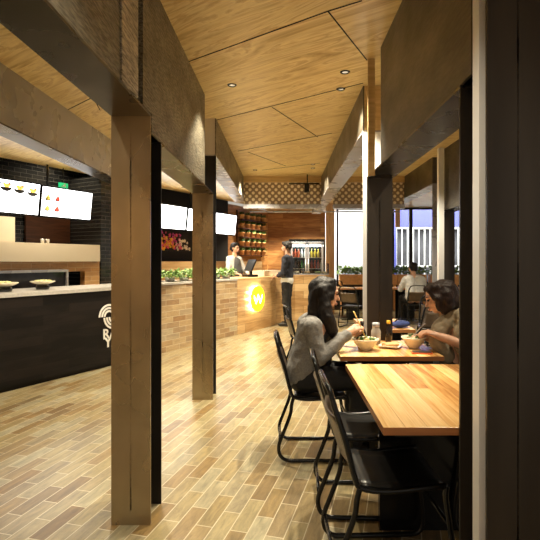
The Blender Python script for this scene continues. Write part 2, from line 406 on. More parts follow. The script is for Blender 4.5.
frame('portal_frame', 'nearest left steel frame, dark overhead soffit ending on the wide brown post', XL, XLo, -1.0, 2.44, 2.16, CEIL, 2.21, False, True, ml, seam_=True)
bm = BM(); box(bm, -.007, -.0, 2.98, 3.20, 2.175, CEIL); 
pf = [o for o in bpy.data.objects if o.name == 'portal_frame'][0]
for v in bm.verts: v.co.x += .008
link('pale_plate', bm, steel('paler steel plate', (.32, .29, .25), (.55, .51, .45), .4, .6, (2, 2, 2), .3, ribs=90), pf)  # paler strip laid over the far end of the header panel
frame('portal_frame', 'low brown steel frame between the wide front post and the second post', XL, XLo, 2.64, 4.612, 2.065, CEIL, 4.12, True, True, ml, hstart=2.455, seam_=True)
pf = [o for o in bpy.data.objects if o.name == 'portal_frame.001'][0]
bm = BM(); box(bm, -.207, 0, 2.30 - 2.64, 2.4535 - 2.64, 2.18, CEIL - .001); link('header_end', bm, M['panel'], pf)
frame('portal_frame', 'farthest left steel frame with its high pale header running to the service counter', XL, XLo, 4.81, 8.7, 2.49, CEIL, 8.7, True, False, (M['post'], M['panel'], M['bright'], M['bright'], M['postdark']), endm=M['alu'])  # light on the soffit and end plate is put into their paler colours
frame('portal_frame', 'bright steel header frame over the left bay in front of the menu screens', -2.115, -2.32, -1.0, 6.4, 2.42, CEIL, 6.4, False, False, (M['postdark'], M['bright'], M['soffit'], M['bright'], M['postdark']))
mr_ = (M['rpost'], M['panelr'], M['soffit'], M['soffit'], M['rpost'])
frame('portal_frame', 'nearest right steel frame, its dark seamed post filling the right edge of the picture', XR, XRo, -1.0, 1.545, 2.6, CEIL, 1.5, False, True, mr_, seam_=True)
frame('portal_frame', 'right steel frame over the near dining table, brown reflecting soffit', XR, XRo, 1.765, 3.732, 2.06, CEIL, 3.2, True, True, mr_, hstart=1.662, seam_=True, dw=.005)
frame('portal_frame', 'farthest right corridor frame with a high header running back past the seated woman', XR, XRo, 3.91, 10.9, 2.49, CEIL, 10.9, True, False, (M['rpost'], M['panelr'], M['bright'], M['soffit'], M['pale']), endm=M['plyend'])  # start post made pale for the bright light on its flange
frame('portal_frame', 'second row right frame with the low header, behind the woman in the scarf', 2.15, 2.355, 3.0, 6.32, 2.06, CEIL, 6.32, False, True, mr_)
frame('portal_frame', 'second row right frame farther back with pale soffit over the window tables', 2.15, 2.355, 6.62, 11.2, 2.49, CEIL, 11.2, True, False, (M['rpost'], M['panelr'], M['bright'], M['soffit'], M['bright']))
bm = BM(); box(bm, .682, .735, 1.60, 1.655, 0, CEIL - .001); tag(link('aluminium_stud', bm, M['pale']), 'pale full-height aluminium stud beside the dark post at the right edge', 'stud')
bm = BM(); box(bm, .625, .676, 3.38, 3.40, 2.02, CEIL - .001); tag(link('timber_stud', bm, M['plyend']), 'pale timber stud hanging from the ceiling at the end of the right header', 'stud')
bm = BM(); box(bm, 2.05, 2.12, 6.05, 6.12, 0, CEIL - .001); tag(link('white_stud', bm, M['pale']), 'white full-height stud behind the woman in the scarf', 'stud')
bm = BM(); box(bm, 2.06, 2.14, 8.4, 8.45, 2.0, CEIL - .001); tag(link('timber_stud', bm, M['column']), 'short yellow timber stud hanging above the window tables', 'stud')

# perforated bulkhead across the end of the corridor
def perforated(name):
    m, nt, b = mat(name)
    vec = uvz(nt, X3, Z3)
    a = mapping(nt, vec, (1 / .10, 1 / .087, 0))
    def cell(off):
        v = mapping(nt, vec, (1 / .115, 1 / .115, 0), off)
        fr = nt.nodes.new('ShaderNodeVectorMath'); fr.operation = 'FRACTION'; nt.links.new(v, fr.inputs[0])
        sb = nt.nodes.new('ShaderNodeVectorMath'); sb.operation = 'SUBTRACT'; sb.inputs[1].default_value = (.5, .5, 0); nt.links.new(fr.outputs[0], sb.inputs[0])
        ln = nt.nodes.new('ShaderNodeVectorMath'); ln.operation = 'LENGTH'; nt.links.new(sb.outputs[0], ln.inputs[0]); return ln.outputs['Value']
    mn = nt.nodes.new('ShaderNodeMath'); mn.operation = 'MINIMUM'
    nt.links.new(cell((0, 0, 0)), mn.inputs[0]); nt.links.new(cell((.5, .5, 0)), mn.inputs[1])
    nt.links.new(ramp(nt, mn.outputs[0], [(.20, (.95, .84, .62)), (.27, (.30, .21, .12))]), b.inputs['Base Color'])
    b.inputs['Roughness'].default_value = .4; b.inputs['Metallic'].default_value = .2
    return m
M['perf'] = perforated('punched screen')
for nm, lb, x0, x1 in [('perforated_screen', 'perforated screen hung across the corridor above the service counter', XL + .003, XR - .003), ('perforated_screen', 'perforated screen hung beyond the right header, above the window seats', XRo + .003, 2.147)]:
    t = thing(nm, lb, 'screen', ((x0 + x1) / 2, 8.15, 0)); h = (x1 - x0) / 2
    bm = BM(); box(bm, -h, h, 0, .012, 2.385, 2.77); link('punched_sheet', bm, M['perf'], t)
    bm = BM(); box(bm, -h, h, -.04, .06, 2.772, CEIL - .002); link('top_board', bm, M['plyend'], t)
    bm = BM(); box(bm, -h, h, -.05, .07, 2.31, 2.383); link('bottom_rail', bm, M['bright'], t)
bm = BM(); tube(bm, [(-.60, 8.30, 2.27), (2.1, 8.30, 2.27)], .014, smooth=0); tube(bm, [(.6, 8.30, 2.29), (.6, 8.30, 2.879)], .012, smooth=0)
tag(link('ceiling_pipe', bm, M['bright'], smooth=False), 'thin steel pipe running below the perforated screen', 'pipe')
bm = BM(); tube(bm, [(.10, 7.95, 2.72), (.62, 7.95, 2.72)], .012, smooth=0); tube(bm, [(.42, 7.95, 2.73), (.42, 7.95, CEIL - .001)], .01, smooth=0); box(bm, .37, .45, 7.90, 7.99, 2.57, 2.705)
tag(link('track_light', bm, M['blackmetal']), 'small black track spotlight in front of the perforated screen', 'light')

# ------------------------------------------------------------------ service counters
def conv(o, base):     # give a mesh built in place an origin at its base
    for v in o.data.vertices: v.co -= Vector(base)
    o.location = base
sB, sT, sW = 1.78, 4.36, 5.93
t = thing('service_counter', 'long black timber-fronted service counter with white arc emblem, at the left', 'counter')
bm = BM(); gbox(bm, -3.2, sB, 0, .72, .05, 1.0); gbox(bm, -3.2, sB, .03, .7, .0, .05); link('counter_front', bm, M['cblack'], t)
bm = BM(); gbox(bm, -3.22, sB, -.015, .74, 1.002, 1.045); link('counter_top', bm, M['stone'], t)
t2 = thing('tiled_counter', 'brick-tiled service counter behind the second post, leafy plants on top', 'counter')
bm = BM(); gbox(bm, sB + .004, sT, 0, .62, 0, 1.02); link('counter_front', bm, M['ctile'], t2)
bm = BM(); gbox(bm, sB + .004, sT, -.012, .64, 1.022, 1.05); link('counter_top', bm, M['stone'], t2)
# wood counter turning the corner
t3 = thing('order_counter', 'timber order counter with a round yellow sign, where the customer stands', 'counter')
p = [G(sT + .004, 0), G(sW - .3, 0), G(sW - .08, .03), G(sW + .12, .14), Vector((.28, 10.68, 0)), Vector((1.10, 10.74, 0)), Vector((1.10, 11.4, 0)), Vector((.05, 11.35, 0)), G(sW - .3, .62), G(sT + .004, .62)]
def slab(pts, z0, z1, m, name, par, grow=0):
    bm = BM(); lo = [bm.verts.new((q.x, q.y, z0)) for q in pts]; hi = [bm.verts.new((q.x, q.y, z1)) for q in pts]
    bm.faces.new(lo[::-1]); bm.faces.new(hi)
    for i in range(len(pts)):
        j = (i + 1) % len(pts); bm.faces.new((lo[i], lo[j], hi[j], hi[i]))
    return link(name, bm, m, par)
slab(p, 0, 1.02, M['cwood'], 'counter_front', t3)
slab(p, 1.022, 1.05, M['cwood'], 'counter_top', t3)
# emblem on black counter (arcs) and letters
def arc(bm, c, r0, r1, a0, a1, d, n=18):
    pts = [(c[0] + r1 * math.cos(a0 + (a1 - a0) * k / n), c[1] + r1 * math.sin(a0 + (a1 - a0) * k / n)) for k in range(n + 1)]
    pts += [(c[0] + r0 * math.cos(a1 + (a0 - a1) * k / n), c[1] + r0 * math.sin(a1 + (a0 - a1) * k / n)) for k in range(n + 1)]
    o = G(0, d); prism(bm, pts, o, U3, Z3, -d if False else .006)
sL = along(98, 0) + .163; zL = zat(110, 316, 0)
white = simple('white lettering', (.9, .88, .84), .4)
bm = BM()
for r0 in (.055, .095, .135): arc(bm, (sL, zL), r0, r0 + .026, 0, PI, -.008)
for r0 in (.055, .095, .135): arc(bm, (sL + .10, zL - .012), r0, r0 + .026, PI, 2 * PI, -.008) if False else arc(bm, (sL + .075, zL - .012), r0, r0 + .026, PI, 1.5 * PI, -.008)
link('emblem', bm, white, t)
def text(s, size, origin, ux, m, name, parent, off=.0, ext=.003):
    cu = bpy.data.curves.new('t', 'FONT'); cu.body = s; cu.size = size; cu.extrude = ext; cu.offset = off; cu.resolution_u = 3
    o = bpy.data.objects.new('t', cu); C.objects.link(o)
    dg = bpy.context.evaluated_depsgraph_get(); me = bpy.data.meshes.new_from_object(o.evaluated_get(dg))
    bpy.data.objects.remove(o)
    ux = Vector(ux).normalized(); n = ux.cross(Z3)
    mtx = Matrix((( ux.x, 0, n.x, origin[0]), (ux.y, 0, n.y, origin[1]), (ux.z, 1, n.z, origin[2]), (0, 0, 0, 1)))
    me.transform(mtx); me.materials.clear(); me.materials.append(m)
    r = bpy.data.objects.new(name, me); C.objects.link(r); r.parent = parent; return r
s0 = along(102.5, 0)
text('RA', .18, G(s0, -.004, zat(104, 339, 0)), U3, white, 'lettering', t, .004)
text('YA', .18, G(s0 + .03, -.004, zat(104, 346.5, 0) - .015), U3, white, 'lettering', t, .004)
# round yellow sign
sS = along(254.8, 0); zS = zat(254.8, 298.5, 0)
sg = thing('round_sign', 'round glowing yellow sign with a white zigzag W on the order counter', 'sign')
bm = BM(); prism(bm, [(sS + .25 * math.cos(2 * PI * k / 40), zS + .25 * math.sin(2 * PI * k / 40)) for k in range(40)], G(0, -.06), U3, Z3, .02)
link('disc', bm, simple('glowing yellow acrylic', (.85, .72, .02), .4, emis=(1, .80, .02), es=.95), sg)
bm = BM(); W = [(-.155, .05), (-.075, -.075), (0, .065), (.075, -.075), (.155, .05)]
up = [(x, z + .032) for x, z in W]; dn = [(x, z - .032) for x, z in W]
for i in range(4): prism(bm, [(sS + q[0], zS + q[1]) for q in (dn[i], dn[i + 1], up[i + 1], up[i])], G(0, -.0805), U3, Z3, .004)
link('letter', bm, simple('glowing white acrylic', (.9, .9, .9), .4, emis=(1, 1, .95), es=3), sg)
bm = BM(); prism(bm, [(sS + .20 * math.cos(2 * PI * k / 30), zS + .20 * math.sin(2 * PI * k / 30)) for k in range(30)], G(0, -.001), U3, Z3, .058); link('standoff', bm, M['white'], sg)
for k in range(10):
    a = 2 * PI * k / 10; l = bpy.data.lights.new('halo', 'POINT'); l.energy = 1.0; l.color = (1, .93, .75); l.shadow_soft_size = .015
    o = bpy.data.objects.new('halo_lamp', l); C.objects.link(o); o.location = G(sS + .225 * math.cos(a), -.035, zS + .225 * math.sin(a)); o.parent = sg

# ------------------------------------------------------------------ kitchen behind the black counter
kt = thing('kitchen_bulkhead', 'cream laminate bulkhead over the brown-tiled kitchen hatch', 'bulkhead')
sK = along(100, 1.6)
bm = BM(); gbox(bm, -6, sK, 1.6, 2.55, 1.375, 1.655); link('fascia', bm, M['cream'], kt)
bm = BM(); gbox(bm, -6, along(15, 1.7), 1.7, 2.5, 1.657, 2.02); link('upper_box', bm, M['cream'], kt)
tw = thing('tiled_hatch_wall', 'brown-tiled kitchen wall with a dark oven opening under the cream bulkhead', 'wall')
sa, sb = along(63, 1.68), along(85, 1.68); zo = zat(75, 271.5, 1.68)
bm = BM(); gbox(bm, -6, along(0, 1.68) - .3, 1.68, 1.8, 0, 1.372); gbox(bm, sb, along(99.5, 1.68), 1.68, 1.8, 0, 1.372); gbox(bm, along(0, 1.68) - .3, sb, 1.68, 1.8, zo, 1.372); gbox(bm, along(0, 1.68) - .3, sb, 1.68, 1.8, 0, .9)
link('tiles', bm, M['ktile'], tw)
bm = BM(); gbox(bm, along(0, 1.68) - .3, sb, 2.1, 2.12, .9, 1.37); link('oven_back', bm, M['void'], tw)
bm = BM(); gbox(bm, along(0, 1.6) - .3, sa, 1.64, 1.66, 1.0, zo + .01); o = link('splash_glass', bm, simple('smoked glass', (.02, .02, .025), .08, noise=.3, nscale=6)); tag(o, 'smoked glass splash panel behind the left end of the black counter', 'glass panel')
bm = BM(); gbox(bm, along(0, 1.6) - .3, sa + .01, 1.60, 1.635, zo + .0, zo + .04); gbox(bm, sa + .01, sa + .04, 1.60, 1.635, .9, zo + .04); link('glass_rail', bm, M['bright'], o)
bm = BM(); gbox(bm, along(28, 2.5), min(sP0 - .01, along(78, 2.5)), 2.56, 2.598, 1.66, 2.35); tag(link('wood_panel', bm, M['dwood']), 'dark red-brown timber panel on the kitchen wall below the menu screens', 'panel')
bm = BM()
for px in (42.5, 47.5):
    g = G(along(px, 1.75), 1.75, 1.656); lathe(bm, [(0, 0), (.022, 0), (.03, .05), (.03, .07), (0, .07)], g, 10)
    o = link('glass_jar', bm, M['alu']); tag(o, ('left' if px < 45 else 'right') + ' one of two small jars standing on the cream bulkhead', 'jar', 'jars on the bulkhead'); bm = BM()
bm.free()

def bowl_food(px, py, name, label):
    s = along(px, .35); g = G(s, .30, 1.046)
    t = thing(name, label, 'bowl', g)
    bm = BM(); lathe(bm, [(0, 0), (.07, 0), (.08, .03), (.06, .06), (0, .06)]); link('stand', bm, M['blackcer'], t)
    bm = BM(); lathe(bm, [(0, .061), (.06, .061), (.11, .080), (.14, .095), (.135, .102), (.09, .09), (0, .08)], seg=28); link('dish', bm, M['ceramic'], t)
    bm = BM()
    for k in range(26):
        a = random.uniform(0, 2 * PI); r = random.uniform(0, .085); lathe(bm, [(0, 0), (.03, .008), (.02, .02), (0, .026)], (r * math.cos(a), r * math.sin(a), .092), 6)
    link('food', bm, simple('salad', (.52, .50, .22), .6, noise=.6, nscale=50), t)
bowl_food(40, 286, 'display_bowl', 'shallow display dish of salad on a black stand, middle of the black counter')
bowl_food(2, 288, 'display_bowl', 'display dish of salad cut by the left edge of the picture, on the black counter')

# ------------------------------------------------------------------ menu screens
foods = [simple('menu red', (.8, .1, .06), .5, emis=(.8, .1, .06), es=1.5), simple('menu yellow', (.9, .6, .1), .5, emis=(.9, .6, .1), es=1.5), simple('menu green', (.15, .4, .1), .5, emis=(.15, .4, .1), es=1), simple('menu dark', (.03, .03, .03), .5)]
def menu(px0, px1, tl, tr, bl, br, d, label, kind, poles=()):
    t = thing('menu_screen', label, 'screen')
    sa, sb = along(px0, d), along(px1, d); dz = .06
    ztl = zat(px0, tl, d); ztr = zat(px1, tr, d); zbl = zat(px0, bl, d); zbr = zat(px1, br, d)
    zt, zb = (ztl + ztr) / 2, (zbl + zbr) / 2
    P = lambda u, v, o=0: G(sa + (sb - sa) * u, d + dz * (1 - v) - o, zb + (zt - zb) * v)
    def slab_(u0, u1, v0, v1, o0, o1, m, name, par, bm=None, mi=0):
        own = bm is None; bm = bm or BM()
        hexa(bm, [P(u0, v0, o0), P(u1, v0, o0), P(u1, v1, o0), P(u0, v1, o0), P(u0, v0, o1), P(u1, v0, o1), P(u1, v1, o1), P(u0, v1, o1)], mi)
        return link(name, bm, m, par) if own else None
    slab_(-.0, 1.0, -.03, 1.03, -.06, 0, M['blackmetal'], 'bezel', t)
    sc = slab_(.018, .982, .02, .98, .001, .003, M['screen'], 'display', t)
    W_, Hh = (sb - sa), zt - zb
    bm = BM()
    def blob(u, v, r, mi, ry=None, a0=0, a1=2 * PI):
        n = 12; ry = ry or r
        pts = [P(u + r / W_ * math.cos(a0 + (a1 - a0) * k / n), v + ry / Hh * math.sin(a0 + (a1 - a0) * k / n), .004) for k in range(n + (a1 - a0 < 6))]
        f = bm.faces.new([bm.verts.new(q) for q in pts]); f.material_index = mi
    if kind == 1:
        for u, v in ((.28, .82), (.55, .80), (.83, .76)):
            blob(u, v - .05, .085, 3, .06, PI, 2 * PI); blob(u + .01, v, .05, 1, .03); blob(u - .04, v + .03, .022, 2); blob(u + .06, v + .04, .025, 0); blob(u + .02, v - .01, .015, 0); blob(u - .11, v + .06, .02, 3, .012)
    if kind == 2:
        for u in (.10, .28):
            for v in (.62, .27):
                slab_(u - .06, u + .07, v + .09, v + .115, .0035, .005, None, '', None, bm, 3)
                blob(u + .02, v - .03, .045, 3, .03); blob(u + .025, v + .015, .035, random.choice((0, 1))); blob(u - .03, v + .02, .012, 2)
        for u in (.60, .78): slab_(u - .05, u + .05, .14, .165, .0035, .005, None, '', None, bm, 3); slab_(u - .03, u + .04, .27, .285, .0035, .005, None, '', None, bm, 3)
    if kind: link('menu_pictures', bm, foods, sc)
    else: bm.free()
    bm = BM()
    for u in (.12,):
        q = P(u, 1.0, -.03); tube(bm, [q, Vector((q.x, q.y, CEIL - .002 if d < 1.84 else 3.39))], .017, smooth=0)
    link('hanging_pole', bm, M['blackmetal'], t)
    return t
menu(-8, 40.8, 177, 184.4, 211.3, 215.2, 1.7, 'left lit menu screen with three dishes pictured along its top', 1)
menu(42.0, 93, 185.3, 193.3, 215.6, 220.2, 1.7, 'lit menu screen with four small dishes, right next to the exit sign', 2)
menu(148, 187.5, 202, 207.5, 227, 230, 1.7, 'blank glowing menu screen above the flowers, between the two posts', 0)
menu(188.5, 212, 207.6, 212, 230, 232.6, 1.7, 'blank glowing menu screen mostly hidden behind the second post', 0)
menu(213, 237, 212, 215.6, 232.8, 235.6, 1.7, 'blank glowing menu screen farthest right, above the staff member', 0)
# exit sign
ex = thing('exit_sign', 'small green running-man exit sign hung above the menu screens', 'sign')
s1, s2 = along(59.5, 1.72), along(68, 1.72); z1, z2 = zat(64, 188, 1.72), zat(64, 183, 1.72)
bm = BM(); gbox(bm, s1, s2, 1.72, 1.75, z1, z2); link('sign_face', bm, simple('exit green', (.02, .5, .2), .4, emis=(.02, .75, .28), es=.6), ex)
bm = BM(); w = s2 - s1; h = z2 - z1
gbox(bm, s1 + w * .58, s1 + w * .72, 1.715, 1.719, z1 + h * .15, z1 + h * .55); gbox(bm, s1 + w * .40, s1 + w * .58, 1.715, 1.719, z1 + h * .3, z1 + h * .62); gbox(bm, s1 + w * .2, s1 + w * .4, 1.715, 1.719, z1 + h * .15, z1 + h * .35)
lathe(bm, [(0, -.015), (.015, 0), (0, .015)], G(s1 + w * .62, 1.716, z1 + h * .78), 8)
link('pictogram', bm, white, ex)
bm = BM(); q = G((s1 + s2) / 2, 1.735); tube(bm, [Vector((q.x, q.y, z2)), Vector((q.x, q.y, CEIL - .002))], .008, smooth=0); link('hanger', bm, M['blackmetal'], ex)

# flower display on the service wall
fl = thing('flower_display', 'bright pink, orange and white flower display under the blank screen between the posts', 'flowers')
fs0, fs1 = along(158, 2.1), along(190, 2.1); fz0, fz1 = zat(175, 251, 2.1), zat(175, 231, 2.1)
bm = BM(); gbox(bm, fs0, fs1, 2.15, 2.195, fz0, fz1); link('backing', bm, M['postdark'], fl)
cols = [(.75, .10, .22), (.85, .30, .03), (.85, .80, .72), (.55, .05, .30), (.8, .55, .05)]
for ci, c in enumerate(cols):
    bm = BM()
    for k in range(26):
        u = random.random(); v = random.random() ** .8; 
        if ci == 2: u = .55 + .45 * u; v *= .6
        elif ci in (1, 4): u *= .55; v *= .7
        else: u *= .7
        g = G(fs0 + (fs1 - fs0) * u, 2.12 + random.uniform(-.02, .02), fz0 + (fz1 - fz0) * (.08 + .82 * v)); r = random.uniform(.025, .05)
        for a in range(6):
            an = a * PI / 3 + random.random(); q = g + (U3 * math.cos(an) + Z3 * math.sin(an)) * r
            vs = [bm.verts.new(x) for x in (g - B3 * .01, g + (U3 * math.cos(an - .5) + Z3 * math.sin(an - .5)) * r * .7 - B3 * .02, q - B3 * .005, g + (U3 * math.cos(an + .5) + Z3 * math.sin(an + .5)) * r * .7 - B3 * .02)]
            bm.faces.new(vs)
    link('blossoms', bm, simple('blossom', c, .6), fl)['kind'] = 'stuff'
def leaves(bm, base, h, n, r, ln=.07, wd=.02, up=.5):
    base = Vector(base)
    for k in range(n):
        a = random.uniform(0, 2 * PI); rr = r * math.sqrt(random.random()); p = base + Vector((rr * math.cos(a), rr * math.sin(a), random.random() * h))
        d = Vector((math.cos(a + random.uniform(-1, 1)), math.sin(a + random.uniform(-1, 1)), random.uniform(-.2, up * 2))).normalized()
        s = d.cross(Z3 + Vector((random.uniform(-.5, .5), 0, 0))).normalized() * wd; l = ln * random.uniform(.6, 1.2)
        m1 = p + d * l * .5 + Vector((0, 0, .008)); tip = p + d * l + Vector((0, 0, -.01))
        vs = [bm.verts.new(q) for q in (p, m1 + s, tip, m1 - s)]; c = bm.verts.new(m1 + Vector((0, 0, .006)))
        for i in range(4): bm.faces.new((vs[i], vs[(i + 1) % 4], c))
# ledge behind tiled counter (brown) and plants on the counter
bm = BM(); gbox(bm, sP0 + 1.06, along(262, 1.5), 1.5, 1.9, .0, 1.37); tag(link('back_bench', bm, M['cwood']), 'pale timber back bench behind the tiled counter, under the black wall', 'bench')
ss = along(164, .3); k = 0
names = ['leftmost leafy plant in a low trough on the tiled counter', 'second leafy plant on the tiled counter, left of the second post', 'third leafy plant on the tiled counter, behind the second post', 'leafy plant on the tiled counter just right of the second post', 'rightmost leafy plant on the tiled counter, beside the staff member']
for i, px in enumerate((170, 184, 199, 216, 226)):
    g = G(along(px, .3), .3, 1.05); t = thing('counter_plant', names[i], 'plant', g, 0, 'leafy plants on the tiled counter')
    bm = BM(); lathe(bm, [(0, 0), (.07, 0), (.085, .07), (.07, .07), (0, .05)], seg=14); link('pot', bm, M['stone'], t)
    bm = BM(); leaves(bm, (0, 0, .05), .11, 170, .16, .09, .022); link('foliage', bm, M['green'], t)['kind'] = 'stuff'
# herb wall
hw = thing('herb_shelves', 'slatted timber shelf rack fixed to the side wall behind the staff member', 'shelf')
h0, h1 = along(240.5, 2.05), along(265.5, 2.05)
rows = []
for r_ in range(5):
    yb = [220.5, 229.0, 237.5, 246.3, 255][r_]; z = zat(252, yb, 2.05); rows.append(z)
    bm = BM(); gbox(bm, h0, h1, 1.98, 2.19, z - .02, z); link('shelf', bm, M['dwood'], hw)
for sss in (h0 + .01, h1 - .03):
    bm = BM(); gbox(bm, sss, sss + .02, 2.16, 2.199, rows[-1] - .05, rows[0] + .25); link('upright', bm, M['dwood'], hw)
pot = None
rn = ['top', 'second', 'middle', 'fourth', 'bottom']; cn = ['first', 'second', 'third', 'fourth', 'fifth']
for r_, z in enumerate(rows):
    for c_ in range(5):
        g = G(h0 + .09 + (h1 - h0 - .18) * c_ / 4, 2.065, z + .001); lb = 'terracotta herb pot, %s from the left on the %s shelf of the herb rack' % (cn[c_], rn[r_])
        if pot is None:
            pot = thing('herb_pot', lb, 'plant pot', g, 0, 'herb pots on the wall rack')
            bm = BM(); lathe(bm, [(0, 0), (.052, 0), (.068, .10), (.074, .10), (.074, .125), (.06, .125), (0, .11)], seg=14); link('pot', bm, M['terra'], pot)
            bm = BM(); leaves(bm, (0, 0, .12), .07, 70, .06, .05, .016); link('herbs', bm, M['greend'], pot)['kind'] = 'stuff'
        else: dup(pot, g, random.random() * 6, lb)

# point of sale terminal
g = G(along(250, .3), .3, 1.0505)
pt = thing('payment_terminal', 'black touchscreen till on the order counter in front of the staff member', 'till', g, R(-60))
bm = BM(); box(bm, -.14, .14, -.12, .12, 0, .05, bev=.008); link('base', bm, M['blackmetal'], pt)
bm = BM(); box(bm, -.03, .03, -.0, .04, .05, .22); link('stand', bm, M['blackmetal'], pt)
bm = BM(); hexa(bm, [(-.17, -.06, .13), (.17, -.06, .13), (.17, -.03, .12), (-.17, -.03, .12), (-.17, .05, .36), (.17, .05, .36), (.17, .08, .35), (-.17, .08, .35)]); link('touchscreen', bm, M['blackplate'], pt)
# glass display case on counter
dc = thing('display_case', 'low glass food display case on the order counter, right of the customer', 'display case', (.62, 10.95, 1.051))
bm = BM(); box(bm, -.46, .46, -.18, .22, 0, .02); link('case_base', bm, M['bright'], dc)
bm = BM(); box(bm, -.46, .46, -.18, -.172, .021, .26); box(bm, -.46, .46, -.171, .22, .262, .27); box(bm, -.46, -.452, -.171, .22, .021, .261); box(bm, .452, .46, -.171, .22, .021, .261); link('case_glass', bm, M['glass'], dc)
for i, (x, c, n) in enumerate(((-.30, (.75, .66, .5), 'white cake'), (-.05, (.55, .35, .15), 'brown'), (.2, (.3, .4, .12), 'green'), (.36, (.7, .6, .4), 'cream'))):
    t = thing('food_plate', ['plate of pale food', 'plate of brown pastries', 'plate of green salad', 'plate of cream-coloured food'][i] + ' inside the counter display case', 'plate', (.62 + x, 10.95, 1.072))
    bm = BM(); lathe(bm, [(0, 0), (.05, 0), (.08, .012), (.075, .014), (0, .006)]); link('plate', bm, M['white'], t)
    bm = BM()
    for k in range(7): lathe(bm, [(0, 0), (.025, .01), (.02, .04), (0, .05)], (.05 * math.cos(k), .05 * math.sin(k * 1.3), .01), 8)
    link('food', bm, simple('food ' + n, c, .6, noise=.3), t)
bm = BM(); g0 = along(258, .35); gbox(bm, g0, g0 + .75, .2, .5, 1.051, 1.17); tag(link('tray_box', bm, M['cream']), 'pale box on the order counter behind the customer', 'box')

# drinks fridge
FX0, FX1 = (289 - CX) / F * 13.2, (325 - CX) / F * 13.2; fy = 13.2
fr = thing('drinks_fridge', 'double glass-door drinks fridge against the timber back wall', 'fridge', ((FX0 + FX1) / 2, fy, 0)); w = (FX1 - FX0) / 2
bm = BM(); box(bm, -w, w, .0, .6, 1.93, 2.0); box(bm, -w, -w + .04, 0, .6, 0, 1.93); box(bm, w - .04, w, 0, .6, 0, 1.93); box(bm, -w + .04, w - .04, .55, .6, 0, 1.93); box(bm, -w + .04, w - .04, 0, .55, 0, .25); link('cabinet', bm, M['blackmetal'], fr)
for q in (-1, 1):
    bm = BM(); a, b = (-w + .05, -.01) if q < 0 else (.01, w - .05)
    box(bm, a, a + .05, -.03, 0, .27, 1.9); box(bm, b - .05, b, -.03, 0, .27, 1.9); box(bm, a, b, -.03, 0, .22, .27); box(bm, a, b, -.03, 0, 1.86, 1.92)
    d = link('door', bm, M['bright'], fr)
    bm = BM(); box(bm, a + .05, b - .05, -.018, -.01, .27, 1.86); link('door_glass', bm, M['glass'], d)
    bm = BM(); tube(bm, [(-q * -.045, -.06, .9), (-q * -.045, -.06, 1.4)], .01, smooth=0); link('door_handle', bm, M['alu'], d)
for z in (.5, .82, 1.14, 1.46): bm = BM(); box(bm, -w + .045, w - .045, .04, .5, z, z + .012); link('shelf', bm, M['alu'], fr)
bm = BM(); box(bm, -w + .06, w - .06, .45, .47, 1.80, 1.84); link('fridge_lamp', bm, simple('fridge tube', (1, 1, 1), emis=(.9, 1, 1), es=14), fr)
l = bpy.data.lights.new('fridge', 'AREA'); l.energy = 9; l.size = .8; l.size_y = .1; l.shape = 'RECTANGLE'; l.color = (.9, 1, .98); o = bpy.data.objects.new('fridge_light', l); C.objects.link(o); o.parent = fr; o.location = (0, .08, 1.87); o.rotation_euler = (R(25), 0, 0)
bcols = [(.06, .30, .05), (.55, .10, .04), (.75, .75, .7), (.5, .35, .04), (.1, .05, .03)]
bmats = [simple('bottle glass', c, .15) for c in bcols]; bprot = {}
shelfn = ['lowest', 'second', 'third', 'top']
for si, z in enumerate((.512, .832, 1.152, 1.472)):
    for k in range(10):
        x = -w + .09 + (2 * w - .18) * k / 9; c = (si * 2 + k // 3) % 5
        lb = '%s bottle, place %s from the left on the %s fridge shelf' % (['green', 'red', 'white', 'amber', 'dark brown'][c], ['one', 'two', 'three', 'four', 'five', 'six', 'seven', 'eight', 'nine', 'ten'][k], shelfn[si])
        loc = ((FX0 + FX1) / 2 + x, fy + .12, z)
        if c in bprot: o = bprot[c].copy(); C.objects.link(o); o['label'] = lb
        else:
            bm = BM(); lathe(bm, [(0, 0), (.033, 0), (.035, .01), (.035, .15), (.014, .2), (.014, .245), (0, .245)], seg=10); o = link('drink_bottle', bm, bmats[c]); tag(o, lb, 'bottle', 'bottles in the drinks fridge'); bprot[c] = o
        o.location = loc

# ------------------------------------------------------------------ planters along the window
pl0 = None
for i, (x, lb) in enumerate([(1.95, 'timber planter of green herbs under the leftmost bright window'), (2.75, 'timber planter of green herbs second from the left along the windows'), (3.55, 'timber planter of green herbs beside the seated man, under the blue wall'), (4.45, 'timber planter of green herbs in front of the white barred gate'), (5.3, 'timber planter of green herbs, rightmost along the windows')]):
    if pl0 is None:
        pl0 = thing('window_planter', lb, 'planter', (x, 12.75, .0), 0, 'planters along the windows')
        bm = BM(); box(bm, -.39, .39, -.13, .13, .72, 1.0); box(bm, -.36, -.32, -.1, .1, 0, .72); box(bm, .32, .36, -.1, .1, 0, .72); link('box', bm, M['terra'], pl0)
        bm = BM()
        for k in range(6): leaves(bm, (-.30 + k * .12, 0, 1.0), .18, 60, .08, .12, .04)
        link('foliage', bm, M['green'], pl0)['kind'] = 'stuff'
    else: dup(pl0, (x, 12.75, 0), 0, lb)

